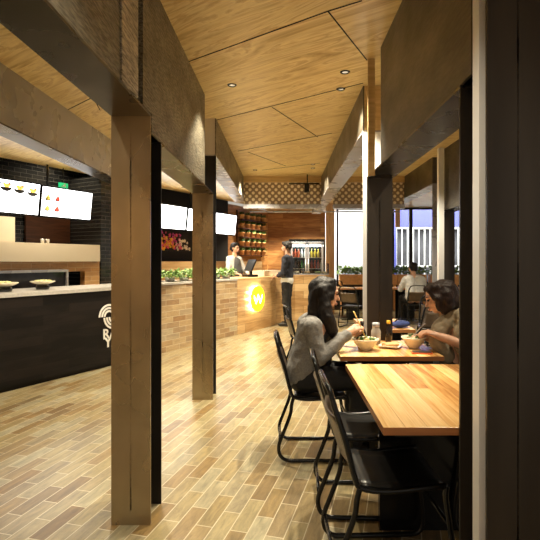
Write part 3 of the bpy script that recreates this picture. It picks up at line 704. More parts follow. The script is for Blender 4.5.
# ------------------------------------------------------------------ chairs
def make_chair():
    t = thing('tubular_chair', '', 'chair', (0, 0, 0), 0)
    for q in (-1, 1):
        y = q * .2
        bm = BM(); tube(bm, [(-.175, y, .455), (-.19, y, .40), (-.20, y, .33), (-.245, y, .21), (-.278, y, .12), (-.272, y, .055), (-.235, y, .02), (-.18, y, .014), (-.05, y, .014), (.12, y, .014), (.19, y, .02), (.222, y, .06), (.222, y, .15), (.20, y, .30), (.185, y, .41), (.19, y, .455)], .0125, 8, 4)
        link('leg', bm, M['blackmetal'], t)
    bm = BM()
    tube(bm, [(.19, -.2, .455), (.1, -.2, .447), (-.06, -.2, .435), (-.17, -.2, .45), (-.20, -.2, .50), (-.235, -.195, .64), (-.275, -.185, .765), (-.295, -.155, .84), (-.305, -.11, .86), (-.307, 0, .864), (-.305, .11, .86), (-.295, .155, .84), (-.275, .185, .765), (-.235, .195, .64), (-.20, .2, .50), (-.17, .2, .45), (-.06, .2, .435), (.1, .2, .447), (.19, .2, .455)], .0125, 8, 4)
    link('back_frame', bm, M['blackmetal'], t)
    for x, z in ((-.274, .12), (.205, .28)):
        bm = BM(); tube(bm, [(x, -.2, z), (x, .2, z)], .009, smooth=0); link('stretcher', bm, M['blackmetal'], t)
    # seat: curved sheet
    bm = BM(); nx, ny = 10, 6; top = []; bot = []
    for i in range(nx + 1):
        u = i / nx; x = -.17 + .37 * u; z = .452 - .016 * math.sin(PI * min(1, u * 1.1)) - (.02 * max(0, u - .85) / .15)
        top.append([bm.verts.new((x, -.188 + .376 * j / ny, z + .006 * abs(j / ny - .5) * 2)) for j in range(ny + 1)])
        bot.append([bm.verts.new((x, -.188 + .376 * j / ny, z - .014)) for j in range(ny + 1)])
    def shell(bm, top, bot):
        n, m_ = len(top) - 1, len(top[0]) - 1
        for i in range(n):
            for j in range(m_):
                bm.faces.new((top[i][j], top[i + 1][j], top[i + 1][j + 1], top[i][j + 1])).smooth = True
                bm.faces.new((bot[i][j], bot[i][j + 1], bot[i + 1][j + 1], bot[i + 1][j])).smooth = True
        for i in range(n):
            bm.faces.new((top[i][0], bot[i][0], bot[i + 1][0], top[i + 1][0])); bm.faces.new((top[i][m_], top[i + 1][m_], bot[i + 1][m_], bot[i][m_]))
        for j in range(m_):
            bm.faces.new((top[0][j], top[0][j + 1], bot[0][j + 1], bot[0][j])); bm.faces.new((top[n][j], bot[n][j], bot[n][j + 1], top[n][j + 1]))
    shell(bm, top, bot); link('seat', bm, M['blackplate'], t)
    bm = BM(); top = []; bot = []
    for i in range(7):
        u = i / 6; z = .53 + .20 * u; x = -.205 - .065 * u
        wv = .186 - .012 * u
        top.append([bm.verts.new((x - .028 * math.cos((j / 8 - .5) * PI) * 1 , -wv + 2 * wv * j / 8, z)) for j in range(9)])
        bot.append([bm.verts.new((x - .028 * math.cos((j / 8 - .5) * PI) + .01, -wv + 2 * wv * j / 8, z)) for j in range(9)])
    shell(bm, top, bot); link('backrest', bm, M['bronze'], t)
    return t
ch = make_chair(); used = []
def chair(x, y, rz, label, group=None):
    if not used: ch.location = (x, y, 0); ch.rotation_euler = (0, 0, rz); ch['label'] = label; used.append(1); o = ch
    else: o = dup(ch, (x, y, 0), rz, label)
    if group: o['group'] = group
    elif 'group' in o: del o['group']
    return o
CH = 'black tubular chairs'
chair(.49, 2.12, R(2), 'nearest black tubular chair pushed under the near table, beside the picture bottom', CH)
chair(.475, 2.67, R(-2), 'empty black tubular chair between the nearest chair and the woman in grey', CH)
chair(.25, 3.38, R(0), 'black tubular chair the woman in grey cardigan sits on', CH)
chair(.32, 5.45, R(8), 'farther black tubular chair behind the woman in grey, near the customer', CH)
chair(1.10, 2.15, PI, 'black tubular chair across the near table, mostly hidden behind the right post', CH)
chair(1.38, 3.36, PI, 'black tubular chair the woman in the olive scarf sits on', CH)
for i, (x, y, r_, lb) in enumerate([(1.50, 4.85, 170, 'empty black chair just behind the bottles on the shared table, right of the post'), (1.72, 5.65, 215, 'empty black chair in the cluster behind the woman in the scarf'), (1.95, 5.3, 120, 'empty black chair in the cluster left of the seated man'),
        (2.83, 9.93, 90, 'black chair the man in the pale shirt sits on'), (1.45, 9.6, 60, 'empty black chair seen past the bright floor, left of the grey post'), (2.0, 10.2, 80, 'empty black chair at the far window table left of the seated man'), (1.3, 11.6, 260, 'empty black chair nearest the timber column'), (3.5, 9.9, 85, 'empty black chair right of the seated man'),
        (2.15, 6.6, 250, 'empty black chair in the cluster in front of the seated man'), (1.62, 4.35, 80, 'empty black chair partly hidden by the scarfed woman')]):
    chair(x, y, R(r_), lb, CH)

# ------------------------------------------------------------------ tables
def make_table(name, label, x0, x1, y0, y1, panel=None):
    cx, cy = (x0 + x1) / 2, (y0 + y1) / 2; a, b = (x1 - x0) / 2, (y1 - y0) / 2
    t = thing(name, label, 'table', (cx, cy, 0))
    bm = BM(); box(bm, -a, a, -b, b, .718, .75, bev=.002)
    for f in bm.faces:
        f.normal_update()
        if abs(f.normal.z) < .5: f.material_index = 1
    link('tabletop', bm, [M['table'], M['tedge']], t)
    bm = BM(); box(bm, -a + .06, a - .06, -b + .05, b - .05, .694, .717); link('subframe', bm, M['blackmetal'], t)
    if panel:
        bm = BM(); box(bm, -.24, a - .08, panel - cy - .018, panel - cy + .018, 0, .693); link('leg', bm, M['blackmetal'], t); return t  # wide black panel added to darken the shaded space under the table
    for q in (-1, 1):
        bm = BM(); yy = q * (b - .16); box(bm, -.13, .13, yy - .02, yy + .02, .014, .693); box(bm, -a + .12, a - .12, yy - .04, yy + .04, 0, .014); link('leg', bm, M['blackmetal'], t)
    return t
make_table('dining_table', 'long warm timber table in the near foreground, empty, bordered by black chairs', .39, 1.09, 1.786, 2.872, 2.40)
make_table('dining_table', 'timber table with bowls where the two women eat', .387, 1.087, 3.10, 3.712)
make_table('dining_table', 'timber table in the middle distance behind the post, chairs clustered round it', 0.78, 1.24, 4.3, 5.1)
make_table('dining_table', 'far timber table under the bright window left of the seated man', 1.25, 2.05, 10.6, 11.2)
make_table('dining_table', 'far timber table in front of the man in the pale shirt', 2.35, 3.3, 10.6, 11.2)
make_table('dining_table', 'far timber table at the right, seen past the white stud', 3.6, 4.5, 10.6, 11.2)

# ------------------------------------------------------------------ tableware
TZ = .7505
def bowl(x, y, label, r=.088, food=(.55, .42, .16)):
    t = thing('soup_bowl', label, 'bowl', (x, y, TZ))
    bm = BM(); lathe(bm, [(0, 0), (.038, 0), (.042, .008), (r * .75, .035), (r, .072), (r + .006, .078), (r + .002, .082), (r - .006, .076), (r * .7, .045), (0, .030)], seg=28); link('bowl', bm, M['ceramic'], t)
    bm = BM(); lathe(bm, [(0, .066), (r - .012, .066)], seg=24); 
    for k in range(24):
        a = random.uniform(0, 2 * PI); q = random.uniform(0, r * .6); tube(bm, [(q * math.cos(a), q * math.sin(a), .066), (q * math.cos(a + .5) * 1.05, q * math.sin(a + .5) * 1.05, .082), (q * math.cos(a + 1), q * math.sin(a + 1), .067)], .004, 5, 3)
    link('soup', bm, simple('soup', food, .4, noise=.4, nscale=60), t)
    bm = BM(); leaves(bm, (0.01, 0, .072), .012, 22, r * .6, .03, .01, .2); link('garnish', bm, M['greend'], t)
    return t
bowl(.598, 3.33, 'cream bowl of noodle soup in front of the woman in grey', .092)
bowl(.965, 3.40, 'cream bowl in front of the woman in the olive scarf', .085, (.35, .30, .16))
p = at(391, 347, 3.40)
t = thing('food_tray', 'small pale plate of sliced food between the two bowls', 'plate', (p.x, 3.42, TZ), R(20))
bm = BM(); lathe(bm, [(0, 0), (.07, 0), (.11, .018), (.106, .021), (.07, .007), (0, .006)], seg=4); link('plate', bm, M['ceramic'], t)
bm = BM()
for k in range(6): tube(bm, [(-.045 + k * .018, -.035, .018), (-.045 + k * .018, 0, .03), (-.045 + k * .018, .035, .018)], .011, 6, 3)
link('dumplings', bm, simple('fried food', (.55, .28, .10), .5, noise=.3, nscale=70), t)
def bottle(x, y, label, mbody, prof, mcap, capz, caph, capr, lab=None, z=TZ):
    t = thing('bottle', label, 'bottle', (x, y, z))
    bm = BM(); lathe(bm, prof, seg=18); link('glass_body', bm, mbody, t)
    bm = BM(); lathe(bm, [(0, capz), (capr, capz), (capr, capz + caph), (0, capz + caph)], seg=14); link('cap', bm, mcap, t)
    if lab: 
        bm = BM(); lathe(bm, [(prof[1][0] + .001, .03), (prof[1][0] + .001, .085)], seg=18); link('paper_label', bm, lab, t)
darkg = simple('dark sauce bottle', (.015, .008, .006), .12)
bottle(at(362, 325, 3.48).x, 3.48, 'dark soy sauce bottle with a red label by the steel post', darkg, [(0, 0), (.030, 0), (.032, .10), (.013, .14), (.013, .165), (0, .165)], M['blackmetal'], .166, .02, .015, simple('red label', (.5, .04, .03), .5))
bottle(at(376, 325, 3.55).x, 3.55, 'clear shaker bottle with a grey lid beside the soy sauce', simple('frosted glass', (.55, .53, .5), .15, trans=.4), [(0, 0), (.036, 0), (.038, .10), (.027, .125), (.027, .13), (0, .13)], M['bright'], .131, .035, .028)
bottle(at(388.5, 325, 3.6).x, 3.60, 'dark bottle with a yellow top at the right of the condiments', darkg, [(0, 0), (.025, 0), (.027, .10), (.013, .13), (.013, .15), (0, .15)], simple('yellow cap', (.75, .45, .03), .4), .151, .025, .016)
p = at(422, 353, 3.2)
t = thing('phone', 'black phone in an orange case lying on the table edge by the scarfed woman', 'phone', (p.x, 3.21, TZ), R(85))
bm = BM(); box(bm, -.036, .036, -.07, .07, 0, .008, bev=.002); link('case', bm, simple('orange case', (.7, .12, .02), .4), t)
bm = BM(); box(bm, -.032, .032, -.065, .065, .0081, .010); link('phone_screen', bm, M['blackplate'], t)

# ------------------------------------------------------------------ people
def sph(bm, c, rad, rot=None, seg=16):
    b2 = BM(); bmesh.ops.create_uvsphere(b2, u_segments=seg, v_segments=seg * 2 // 3, radius=1)
    mtx = Matrix.Translation(Vector(c)) @ (Euler(rot).to_matrix().to_4x4() if rot else Matrix.Identity(4)) @ Matrix.Diagonal((*rad, 1))
    b2.transform(mtx); merge(bm, b2)
def cap(bm, p0, r0, p1, r1, seg=14):
    p0, p1 = Vector(p0), Vector(p1); t = (p1 - p0); L = t.length; t.normalize()
    a = Vector((0, 0, 1)) if abs(t.z) < .9 else Vector((1, 0, 0)); n = t.cross(a).normalized(); b = t.cross(n)
    prof = [(-r0 * math.cos(k * PI / 10), r0 * math.sin(k * PI / 10)) for k in range(1, 6)] + [(L + r1 * math.sin(k * PI / 10), r1 * math.cos(k * PI / 10)) for k in range(0, 5)]
    s_ = bm.verts.new(p0 - t * r0); e = bm.verts.new(p1 + t * r1)
    rings = [[bm.verts.new(p0 + t * h + (n * math.cos(2 * PI * k / seg) + b * math.sin(2 * PI * k / seg)) * r) for k in range(seg)] for h, r in prof]
    for k in range(seg): bm.faces.new((s_, rings[0][k], rings[0][(k + 1) % seg])); bm.faces.new((e, rings[-1][(k + 1) % seg], rings[-1][k]))
    for x, y in zip(rings, rings[1:]):
        for k in range(seg): bm.faces.new((x[k], y[k], y[(k + 1) % seg], x[(k + 1) % seg]))
def chain(bm, pts):
    for (p0, r0), (p1, r1) in zip(pts, pts[1:]): cap(bm, p0, r0, p1, r1)
TEX = bpy.data.textures.new('folds', 'CLOUDS'); TEX.noise_scale = .07; TEX.noise_depth = 2
def remeshed(name, bm, m, parent, vox=.008, sm=6):
    bmesh.ops.recalc_face_normals(bm, faces=bm.faces)
    me = bpy.data.meshes.new('tmp'); bm.to_mesh(me); bm.free(); o = bpy.data.objects.new('tmp', me); C.objects.link(o)
    r = o.modifiers.new('r', 'REMESH'); r.mode = 'VOXEL'; r.voxel_size = vox; r.use_smooth_shade = True
    s = o.modifiers.new('s', 'SMOOTH'); s.iterations = sm; s.factor = .5
    if name not in ('body', 'shoe'):
        d = o.modifiers.new('d', 'DISPLACE'); d.texture = TEX; d.strength = .022; d.mid_level = .5; d.texture_coords = 'LOCAL'
    dg = bpy.context.evaluated_depsgraph_get(); me2 = bpy.data.meshes.new_from_object(o.evaluated_get(dg)); bpy.data.objects.remove(o)
    me2.materials.clear(); me2.materials.append(m); me2.name = name
    for p in me2.polygons: p.use_smooth = True
    q = bpy.data.objects.new(name, me2); C.objects.link(q); q.parent = parent; return q
def head(bm, c, yaw=0, pitch=0, sc=1):
    """head centred at c, face along +x before rotation"""
    c = Vector(c); Rm = Matrix.Rotation(yaw, 4, 'Z') @ Matrix.Rotation(pitch, 4, 'Y')
    P = lambda x, y, z: c + (Rm @ Vector((x * sc, y * sc, z * sc)))
    def s_(x, y, z, a, b, d):
        sph(bm, P(x, y, z), (a * sc, b * sc, d * sc), (0, pitch, yaw))
    s_(-.010, 0, .025, .092, .074, .088); s_(.022, 0, -.030, .064, .058, .078); s_(.042, 0, -.082, .030, .032, .022)
    cap(bm, P(.082, 0, .008), .009 * sc, P(.100, 0, -.024), .0125 * sc); s_(.088, 0, -.056, .012, .022, .007); s_(.086, 0, -.066, .011, .019, .007)
    s_(.070, 0, .030, .020, .050, .012)
    for q in (-1, 1): s_(.045, q * .042, -.02, .03, .022, .028); s_(-.005, q * .077, -.005, .016, .008, .030)
    return P
def eyes(P, parent, sc=1):
    for q in (-1, 1):
        bm = BM(); sph(bm, P(.080, q * .030, .010), (.008 * sc, .013 * sc, .006 * sc), None, 10); link('eye', bm, M['hair'], parent, True)
        bm = BM(); cap(bm, P(.088, q * .018, .034), .004, P(.080, q * .046, .036), .003, 6); link('eyebrow', bm, M['hair'], parent, True)
    bm = BM(); sph(bm, P(.094, 0, -.058), (.006, .019, .008), None, 10); link('lips', bm, simple('lips', (.42, .13, .10), .4), parent, True)
def hand(bm, wrist, d, n, side, curl=.6, sc=1):
    """palm and five fingers: d = pointing direction, n = palm normal (where the fingers curl to), side = thumb side"""
    w = Vector(wrist); d = Vector(d).normalized(); n = Vector(n); n = (n - d * n.dot(d)).normalized(); s = d.cross(n) * side
    cap(bm, w, .022 * sc, w + d * .03 * sc, .024 * sc)
    for k in range(4):
        o = (k - 1.5) * .019 * sc; base = w + d * .078 * sc - s * o; cap(bm, w + d * .02 * sc - s * o * .6, .014 * sc, base, .0115 * sc)
        L = (.075, .082, .076, .060)[k] * sc; a = 0; p = base; r = .0095 * sc
        for seg, f in enumerate((.45, .32, .23)):
            a += curl * (.7 + .15 * k); q = p + (d * math.cos(a) + n * math.sin(a)) * L * f
            cap(bm, p, r, q, r * .88, 8); p = q; r *= .88
    p0 = w + d * .02 * sc + s * .02 * sc; p1 = w + d * .052 * sc + s * .042 * sc + n * .012 * sc; p2 = p1 + (d * .8 + n * .6 * curl - s * .1).normalized() * .034 * sc; p3 = p2 + (d * .8 + n * .9 * curl - s * .3).normalized() * .026 * sc
    cap(bm, p0, .014 * sc, p1, .0125 * sc, 8); cap(bm, p1, .0115 * sc, p2, .0105 * sc, 8); cap(bm, p2, .0105 * sc, p3, .009 * sc, 8)
def add_eyes(P, par): eyes(P, par)

# --- woman in grey cardigan (faces +x)
w1 = thing('person', 'person in a grey cardigan with long dark hair, eating soup with chopsticks at the left', 'person', (.15, 3.38, 0))
hc = (.165, .0, 1.155)
bm = BM(); P = head(bm, hc, 0, R(12))
cap(bm, (.13, 0, 1.07), .05, (.085, 0, .96), .055)
chain(bm, [((.07, -.09, .90), .09), ((.02, -.07, .72), .085), ((-.0, -.07, .56), .10)]); chain(bm, [((.07, .09, .90), .09), ((.02, .07, .72), .085), ((-.0, .07, .56), .10)])
RH = (.365, -.085, .89); LH = (.36, .075, .865)      # wrists (right hand nearer the camera)
armR = [((.06, -.165, .925), .055), ((.10, -.215, .72), .042), ((.325, -.095, .885), .030)]
armL = [((.06, .165, .925), .055), ((.13, .205, .715), .042), ((.335, .085, .84), .030)]
chain(bm, armR); chain(bm, armL)
hand(bm, (.328, -.092, .888), (.75, .45, .35), (.2, .5, -.7), 1, .55)
hand(bm, (.34, .082, .845), (.8, -.5, .1), (.1, -.4, .8), 1, .45)
legs = [[((0, q * .085, .555), .095), ((.40, q * .10, .545), .062), ((.37, q * .10, .12), .042)] for q in (-1, 1)]
for l_ in legs: chain(bm, l_)
body = remeshed('body', bm, M['skin'], w1, .006, 3)
add_eyes(P, w1)
bm = BM()
for q in (-1, 1):
    chain(bm, [((.05, q * .085, .915), .092), ((.02, q * .078, .77), .092), ((-.01, q * .08, .64), .108), ((-.015, q * .08, .58), .112)])
for a in (armR, armL): chain(bm, [(p_, r_ + .011) for p_, r_ in a[:2]] + [((Vector(a[1][0]).lerp(Vector(a[2][0]), .88)), a[2][1] + .012)])
cap(bm, (.06, -.155, .93), .072, (.06, .155, .93), .072)
remeshed('cardigan', bm, M['grey'], w1, .008, 5)
bm = BM()
chain(bm, [((.10, 0, .99), .075), ((.125, 0, .90), .095), ((.10, 0, .75), .10), ((.08, 0, .62), .11)]); cap(bm, (.105, -.07, .86), .08, (.105, .07, .86), .08)
remeshed('black_top', bm, M['black'], w1, .008, 5)
bm = BM()
for l_ in legs: chain(bm, [(p_, r_ + .014) for p_, r_ in l_])
remeshed('trousers', bm, M['black'], w1, .01, 4)
for q in (-1, 1):
    bm = BM(); cap(bm, (.345, q * .1, .062), .046, (.50, q * .1, .047), .036); remeshed('shoe', bm, M['shoe'], w1, .008, 2)
bm = BM(); hv = Vector(hc)
sph(bm, hv + Vector((-.022, 0, .035)), (.108, .092, .098))
for q in (-1, 1):
    chain(bm, [(hv + Vector((-.03, q * .060, .03)), .055), (hv + Vector((-.025, q * .088, -.07)), .050), (hv + Vector((-.005, q * .108, -.16)), .056), (hv + Vector((.03, q * .095, -.25)), .046), (hv + Vector((.045, q * .08, -.30)), .022)])
    chain(bm, [(hv + Vector((-.07, q * .03, .02)), .055), (hv + Vector((-.08, q * .045, -.10)), .055), (hv + Vector((-.085, q * .05, -.24)), .045)])
    cap(bm, hv + Vector((.045, q * .045, .085)), .028, hv + Vector((.035, q * .078, -.03)), .018)
remeshed('hair', bm, M['hair'], w1, .008, 4)
# chopsticks held by her
tipb = Vector((.60, 3.33, .845))
cs = thing('chopsticks', 'pair of pale yellow chopsticks held by the woman in grey over her bowl', 'chopsticks', (0, 0, 0))
bm = BM(); hnd = Vector((.15 + .41, 3.38 - .04, .90))
for dy in (0, .012):
    b_ = Vector((.60, 3.335 + dy, .835)); e = Vector((.51, 3.31 + dy * 2.5, 1.03)); tube(bm, [b_, e], .0035, 6, 0)
    link('stick', bm, simple('bamboo', (.75, .5, .15), .5), cs); bm = BM()
bm.free()

# --- woman in olive scarf (faces -x)
w2 = thing('person', 'person with a dark brown bob and olive scarf, leaning over a bowl at the right', 'person', (1.37, 3.36, 0), PI)
hc = (.235, .0, 1.125)
bm = BM(); P = head(bm, hc, R(-8), R(22))
cap(bm, (.19, 0, 1.04), .05, (.12, 0, .94), .055)
for q in (-1, 1): chain(bm, [((.09, q * .09, .88), .09), ((.03, q * .07, .70), .085), ((0, q * .07, .56), .10)])
arm1 = [((.07, .165, .905), .05), ((.06, .235, .795), .042), ((.275, .13, .865), .028)]   # her left arm, local +y = world -y, nearer the camera
arm2 = [((.09, -.165, .905), .05), ((.10, -.21, .76), .042), ((.315, -.08, .83), .028)]
chain(bm, arm1); chain(bm, arm2)
hand(bm, (.28, .128, .868), (.75, -.35, .25), (.3, -.3, -.8), -1, .6)
hand(bm, (.32, -.078, .832), (.8, .4, .1), (.1, .3, -.8), 1, .5)
legs = [[((0, q * .085, .555), .095), ((.38, q * .10, .545), .062), ((.36, q * .10, .12), .042)] for q in (-1, 1)]
for l_ in legs: chain(bm, l_)
remeshed('body', bm, M['skin'], w2, .006, 3); add_eyes(P, w2)
bm = BM()
for q in (-1, 1): chain(bm, [((.06, q * .09, .90), .10), ((.01, q * .085, .74), .105), ((-.02, q * .09, .56), .12)])
for a in (arm1, arm2): chain(bm, [(a[0][0], a[0][1] + .02), (Vector(a[1][0]) + Vector((-.01, 0, 0)), a[1][1] + .014)])
remeshed('blouse', bm, M['creamcloth'], w2, .008, 5)
bm = BM()
chain(bm, [((.12, -.08, 1.01), .055), ((.17, 0, 1.0), .06), ((.12, .08, 1.0), .055), ((.05, .09, .99), .055), ((.04, -.08, .99), .055), ((.12, -.08, 1.0), .055)])
chain(bm, [((.17, .05, .985), .06), ((.24, .06, .90), .065), ((.27, .07, .82), .06), ((.20, .04, .72), .07)])
chain(bm, [((.10, .12, .97), .055), ((.12, .155, .88), .06), ((.13, .16, .80), .055)]); chain(bm, [((.10, -.12, .97), .055), ((.14, -.13, .85), .06)])
remeshed('scarf', bm, M['olive'], w2, .008, 5)
bm = BM()
for l_ in legs: chain(bm, [(p_, r_ + .014) for p_, r_ in l_])
remeshed('trousers', bm, M['black'], w2, .01, 4)
for q in (-1, 1):
    bm = BM(); cap(bm, (.34, q * .1, .062), .046, (.49, q * .1, .047), .036); remeshed('shoe', bm, M['shoe'], w2, .008, 2)
bm = BM(); hv = Vector(hc)
sph(bm, hv + Vector((-.035, 0, .035)), (.112, .098, .098), (0, R(20), 0))
for q in (-1, 1):
    chain(bm, [(hv + Vector((-.03, q * .065, .03)), .052), (hv + Vector((-.045, q * .078, -.05)), .045), (hv + Vector((-.02, q * .078, -.095)), .025)])
    cap(bm, hv + Vector((.07, q * .03, .055)), .032, hv + Vector((.04, q * .074, .0)), .028); cap(bm, hv + Vector((.03, q * .078, .0)), .028, hv + Vector((.02, q * .074, -.07)), .02)
cap(bm, hv + Vector((.045, -.05, .075)), .034, hv + Vector((.045, .05, .075)), .034); cap(bm, hv + Vector((-.09, -.04, -.03)), .06, hv + Vector((-.09, .04, -.03)), .06)
remeshed('hair', bm, M['hairb'], w2, .008, 4)
sp = thing('spoon', 'steel soup spoon held by the woman in the olive scarf', 'spoon', (0, 0, 0))
bm = BM(); tube(bm, [(.96, 3.385, .835), (.985, 3.34, .895), (1.02, 3.30, .945)], .004, 6, 3); sph(bm, (.955, 3.39, .828), (.02, .014, .006)); link('spoon_body', bm, M['bright'], sp, True)

# --- standing people
def standing(loc, rz, label, top, apron=False, arms=None, hairm=M['hair'], hh=1.0, headyaw=0, female=False):
    t = thing('person', label, 'person', loc, rz)
    k = hh
    bm = BM(); hc = Vector((.02, 0, 1.63)) * k; P = head(bm, hc, headyaw, R(6))
    cap(bm, Vector((0, 0, 1.55)) * k, .052, Vector((-.01, 0, 1.44)) * k, .058)
    sw = .155 if female else .18
    for q in (-1, 1):
        chain(bm, [((-.01, q * .09, 1.36 * k), .095), ((0, q * .07, 1.15 * k), .09), ((0, q * .075, .95 * k), .10)])
        chain(bm, [((0, q * .09, .93 * k), .095), ((.01, q * .10, .50 * k), .062), ((-.02, q * .11, .11 * k), .042)])
        cap(bm, (-.01, q * .10, 1.41 * k), .055, (-.01, q * sw, 1.40 * k), .052)
    for a in arms: chain(bm, a[0])
    for a in arms: hand(bm, a[0][-1][0], a[1], a[2], a[3], .5)
    remeshed('body', bm, M['skin'], t, .008, 3); eyes(P, t)
    bm = BM()
    for q in (-1, 1):
        chain(bm, [((-.01, q * .09, 1.37 * k), .105), ((0, q * .078, 1.18 * k), .105), ((0, q * .075, 1.02 * k), .115)])
        cap(bm, (-.01, q * .10, 1.41 * k), .065, (-.01, q * sw, 1.40 * k), .064)
    for a in arms:
        c = a[0]; chain(bm, [(c[0][0], c[0][1] + .016), (c[1][0], c[1][1] + .014), (Vector(c[1][0]).lerp(Vector(c[2][0]), .88), c[2][1] + .012)])
    remeshed('jumper' if not apron else 'shirt', bm, top, t, .009, 5)
    bm = BM()
    for q in (-1, 1): chain(bm, [((0, q * .07, 1.0 * k), .112), ((0, q * .092, .90 * k), .105), ((.012, q * .10, .50 * k), .074), ((-.02, q * .11, .10 * k), .056)])
    remeshed('trousers', bm, M['black'], t, .01, 4)
    for q in (-1, 1):
        bm = BM(); cap(bm, (-.045, q * .11, .046), .046, (.13, q * .12, .040), .038); remeshed('shoe', bm, M['shoe'], t, .008, 2)
    bm = BM(); sph(bm, hc + Vector((-.024, 0, .045)), (.102, .090, .088), (0, 0, headyaw))
    for q in (-1, 1): cap(bm, hc + Vector((-.03, q * .062, .03)), .035, hc + Vector((-.02, q * .07, -.02 - .03 * female)), .024)
    cap(bm, hc + Vector((-.075, -.03, -.0)), .05, hc + Vector((-.075, .03, -.0)), .05)
    fx = Vector((math.cos(headyaw), math.sin(headyaw), 0)); fy_ = Vector((-fx.y, fx.x, 0))
    cap(bm, hc + fx * .055 + fy_ * .03 + Z3 * .085, .035, hc + fx * .045 - fy_ * .04 + Z3 * .09, .035)
    remeshed('hair', bm, hairm, t, .008, 3)
    return t
# customer faces -x and a little away; right arm resting toward the counter
cu = standing((.09, 9.80, 0), R(165), 'person in a navy jumper and black trousers standing at the order counter', M['navy'],
    arms=[([((-.01, .18, 1.40), .052), ((.03, .25, 1.12), .042), ((.16, .17, 1.06), .030)], (1, -.1, -.1), (0, 0, -1), -1), ([((-.01, -.18, 1.40), .052), ((.06, -.25, 1.14), .042), ((.26, -.20, 1.09), .030)], (1, .1, -.1), (0, 0, -1), 1)], hh=1.03)
bm = BM()
for q in (-1, 1): cap(bm, (0, q * .075, .985), .119, (0, q * .078, .96), .120)
remeshed('shirt_hem', bm, M['white'], cu, .01, 2)
g = G(along(234.5, 1.0), 1.0)
st = standing((g.x, g.y, 0), R(-42), 'staff person with short black hair, pale shirt and charcoal apron behind the counter', M['greyshirt'], True,
    arms=[([((-.01, .155, 1.40), .048), ((.06, .24, 1.17), .040), ((.28, .16, 1.10), .028)], (1, -.2, -.1), (0, 0, -1), -1), ([((-.01, -.155, 1.40), .048), ((.05, -.24, 1.16), .040), ((.27, -.18, 1.10), .028)], (1, .2, -.1), (0, 0, -1), 1)], hh=1.02, headyaw=R(10), female=True)
bm = BM(); chain(bm, [((.06, 0, 1.36), .10), ((.065, 0, 1.15), .125), ((.06, 0, .95), .14), ((.06, 0, .65), .135)])
for q in (-1, 1): cap(bm, (.05, q * .065, 1.12), .105, (.05, q * .075, .65), .115); cap(bm, (.06, q * .07, 1.36), .03, (-.0, q * .085, 1.49), .022)
remeshed('apron', bm, M['apron'], st, .009, 4)
# --- seated man with back to camera
w3 = thing('person', 'person in a pale grey shirt seated with their back to the camera near the windows', 'person', (2.83, 9.95, 0), R(95))
bm = BM(); hc = Vector((.06, 0, 1.23)); P = head(bm, hc, R(25), R(5)); cap(bm, (.04, 0, 1.15), .052, (.02, 0, 1.03), .058)
arms = []
for q in (-1, 1):
    chain(bm, [((.0, q * .10, .96), .095), ((-.03, q * .08, .76), .09), ((-.03, q * .08, .56), .10)])
    a = [((0, q * .19, .98), .055), ((.08, q * .27, .76), .043), ((.34, q * .16, .80), .030)]; arms.append(a); chain(bm, a); hand(bm, a[-1][0], (1, -q * .3, 0), (0, 0, -1), -q, .5)
    chain(bm, [((0, q * .09, .555), .095), ((.42, q * .11, .55), .062), ((.40, q * .11, .12), .042)])
remeshed('body', bm, M['skin'], w3, .009, 3); eyes(P, w3)
bm = BM()
for q in (-1, 1): chain(bm, [((0, q * .10, .98), .105), ((-.03, q * .09, .78), .11), ((-.04, q * .09, .60), .115)])
for a in arms: chain(bm, [(a[0][0], .072), (a[1][0], .058), (Vector(a[1][0]).lerp(Vector(a[2][0]), .8), .045)])
remeshed('shirt', bm, M['greyshirt'], w3, .01, 4)
bm = BM()
for q in (-1, 1): chain(bm, [((0, q * .09, .56), .11), ((.42, q * .11, .55), .076), ((.40, q * .11, .12), .056)])
remeshed('trousers', bm, M['black'], w3, .01, 4)
for q in (-1, 1):
    bm = BM(); cap(bm, (.375, q * .11, .062), .046, (.52, q * .11, .047), .036); remeshed('shoe', bm, M['shoe'], w3, .008, 2)
bm = BM(); sph(bm, hc + Vector((-.024, 0, .04)), (.102, .09, .09)); cap(bm, hc + Vector((-.07, -.03, -.02)), .052, hc + Vector((-.07, .03, -.02)), .052); remeshed('hair', bm, M['hair'], w3, .009, 3)
t = thing('cloth_bag', 'small dark blue cloth bag on the middle table behind the bowls', 'bag', (1.13, 4.42, .7505), R(20))
bm = BM(); sph(bm, (0, 0, .035), (.10, .06, .035)); link('bag_body', bm, simple('blue cloth', (.03, .05, .18), .8, noise=.2), t, True)
bm = BM(); tube(bm, [(-.07, 0, .055), (-.04, -.02, .085), (.04, -.02, .085), (.07, 0, .055)], .005); link('bag_strap', bm, M['blackmetal'], t)

# ------------------------------------------------------------------ ceiling lights and lighting
def downlight(x, y, label, e=60, ang=95, col=(1, .885, .66), z=CEIL, r=.034, blend=.6, vis=True, tilt=None, size=.03):
    t = thing('downlight', label, 'light', (x, y, z), 0, 'recessed ceiling downlights')
    bm = BM(); lathe(bm, [(r * .72, -.0005), (r * .75, -.006), (r, -.006), (r + .006, -.0005)], seg=24); link('trim_ring', bm, M['blackmetal'], t)
    bm = BM(); lathe(bm, [(0, -.0012), (r * .72, -.0012)], seg=20); link('lens', bm, simple('lamp lens', (.3, .3, .3), .2, emis=(1, .85, .6), es=.6), t)
    if e:
        l = bpy.data.lights.new('spot', 'SPOT'); l.energy = e; l.spot_size = R(ang); l.spot_blend = blend; l.color = col; l.shadow_soft_size = size
        o = bpy.data.objects.new('lamp', l); C.objects.link(o); o.parent = t; o.location = (0, 0, -.03)
        if tilt: o.rotation_euler = tilt
    return t
W_ = (1, .80, .53)
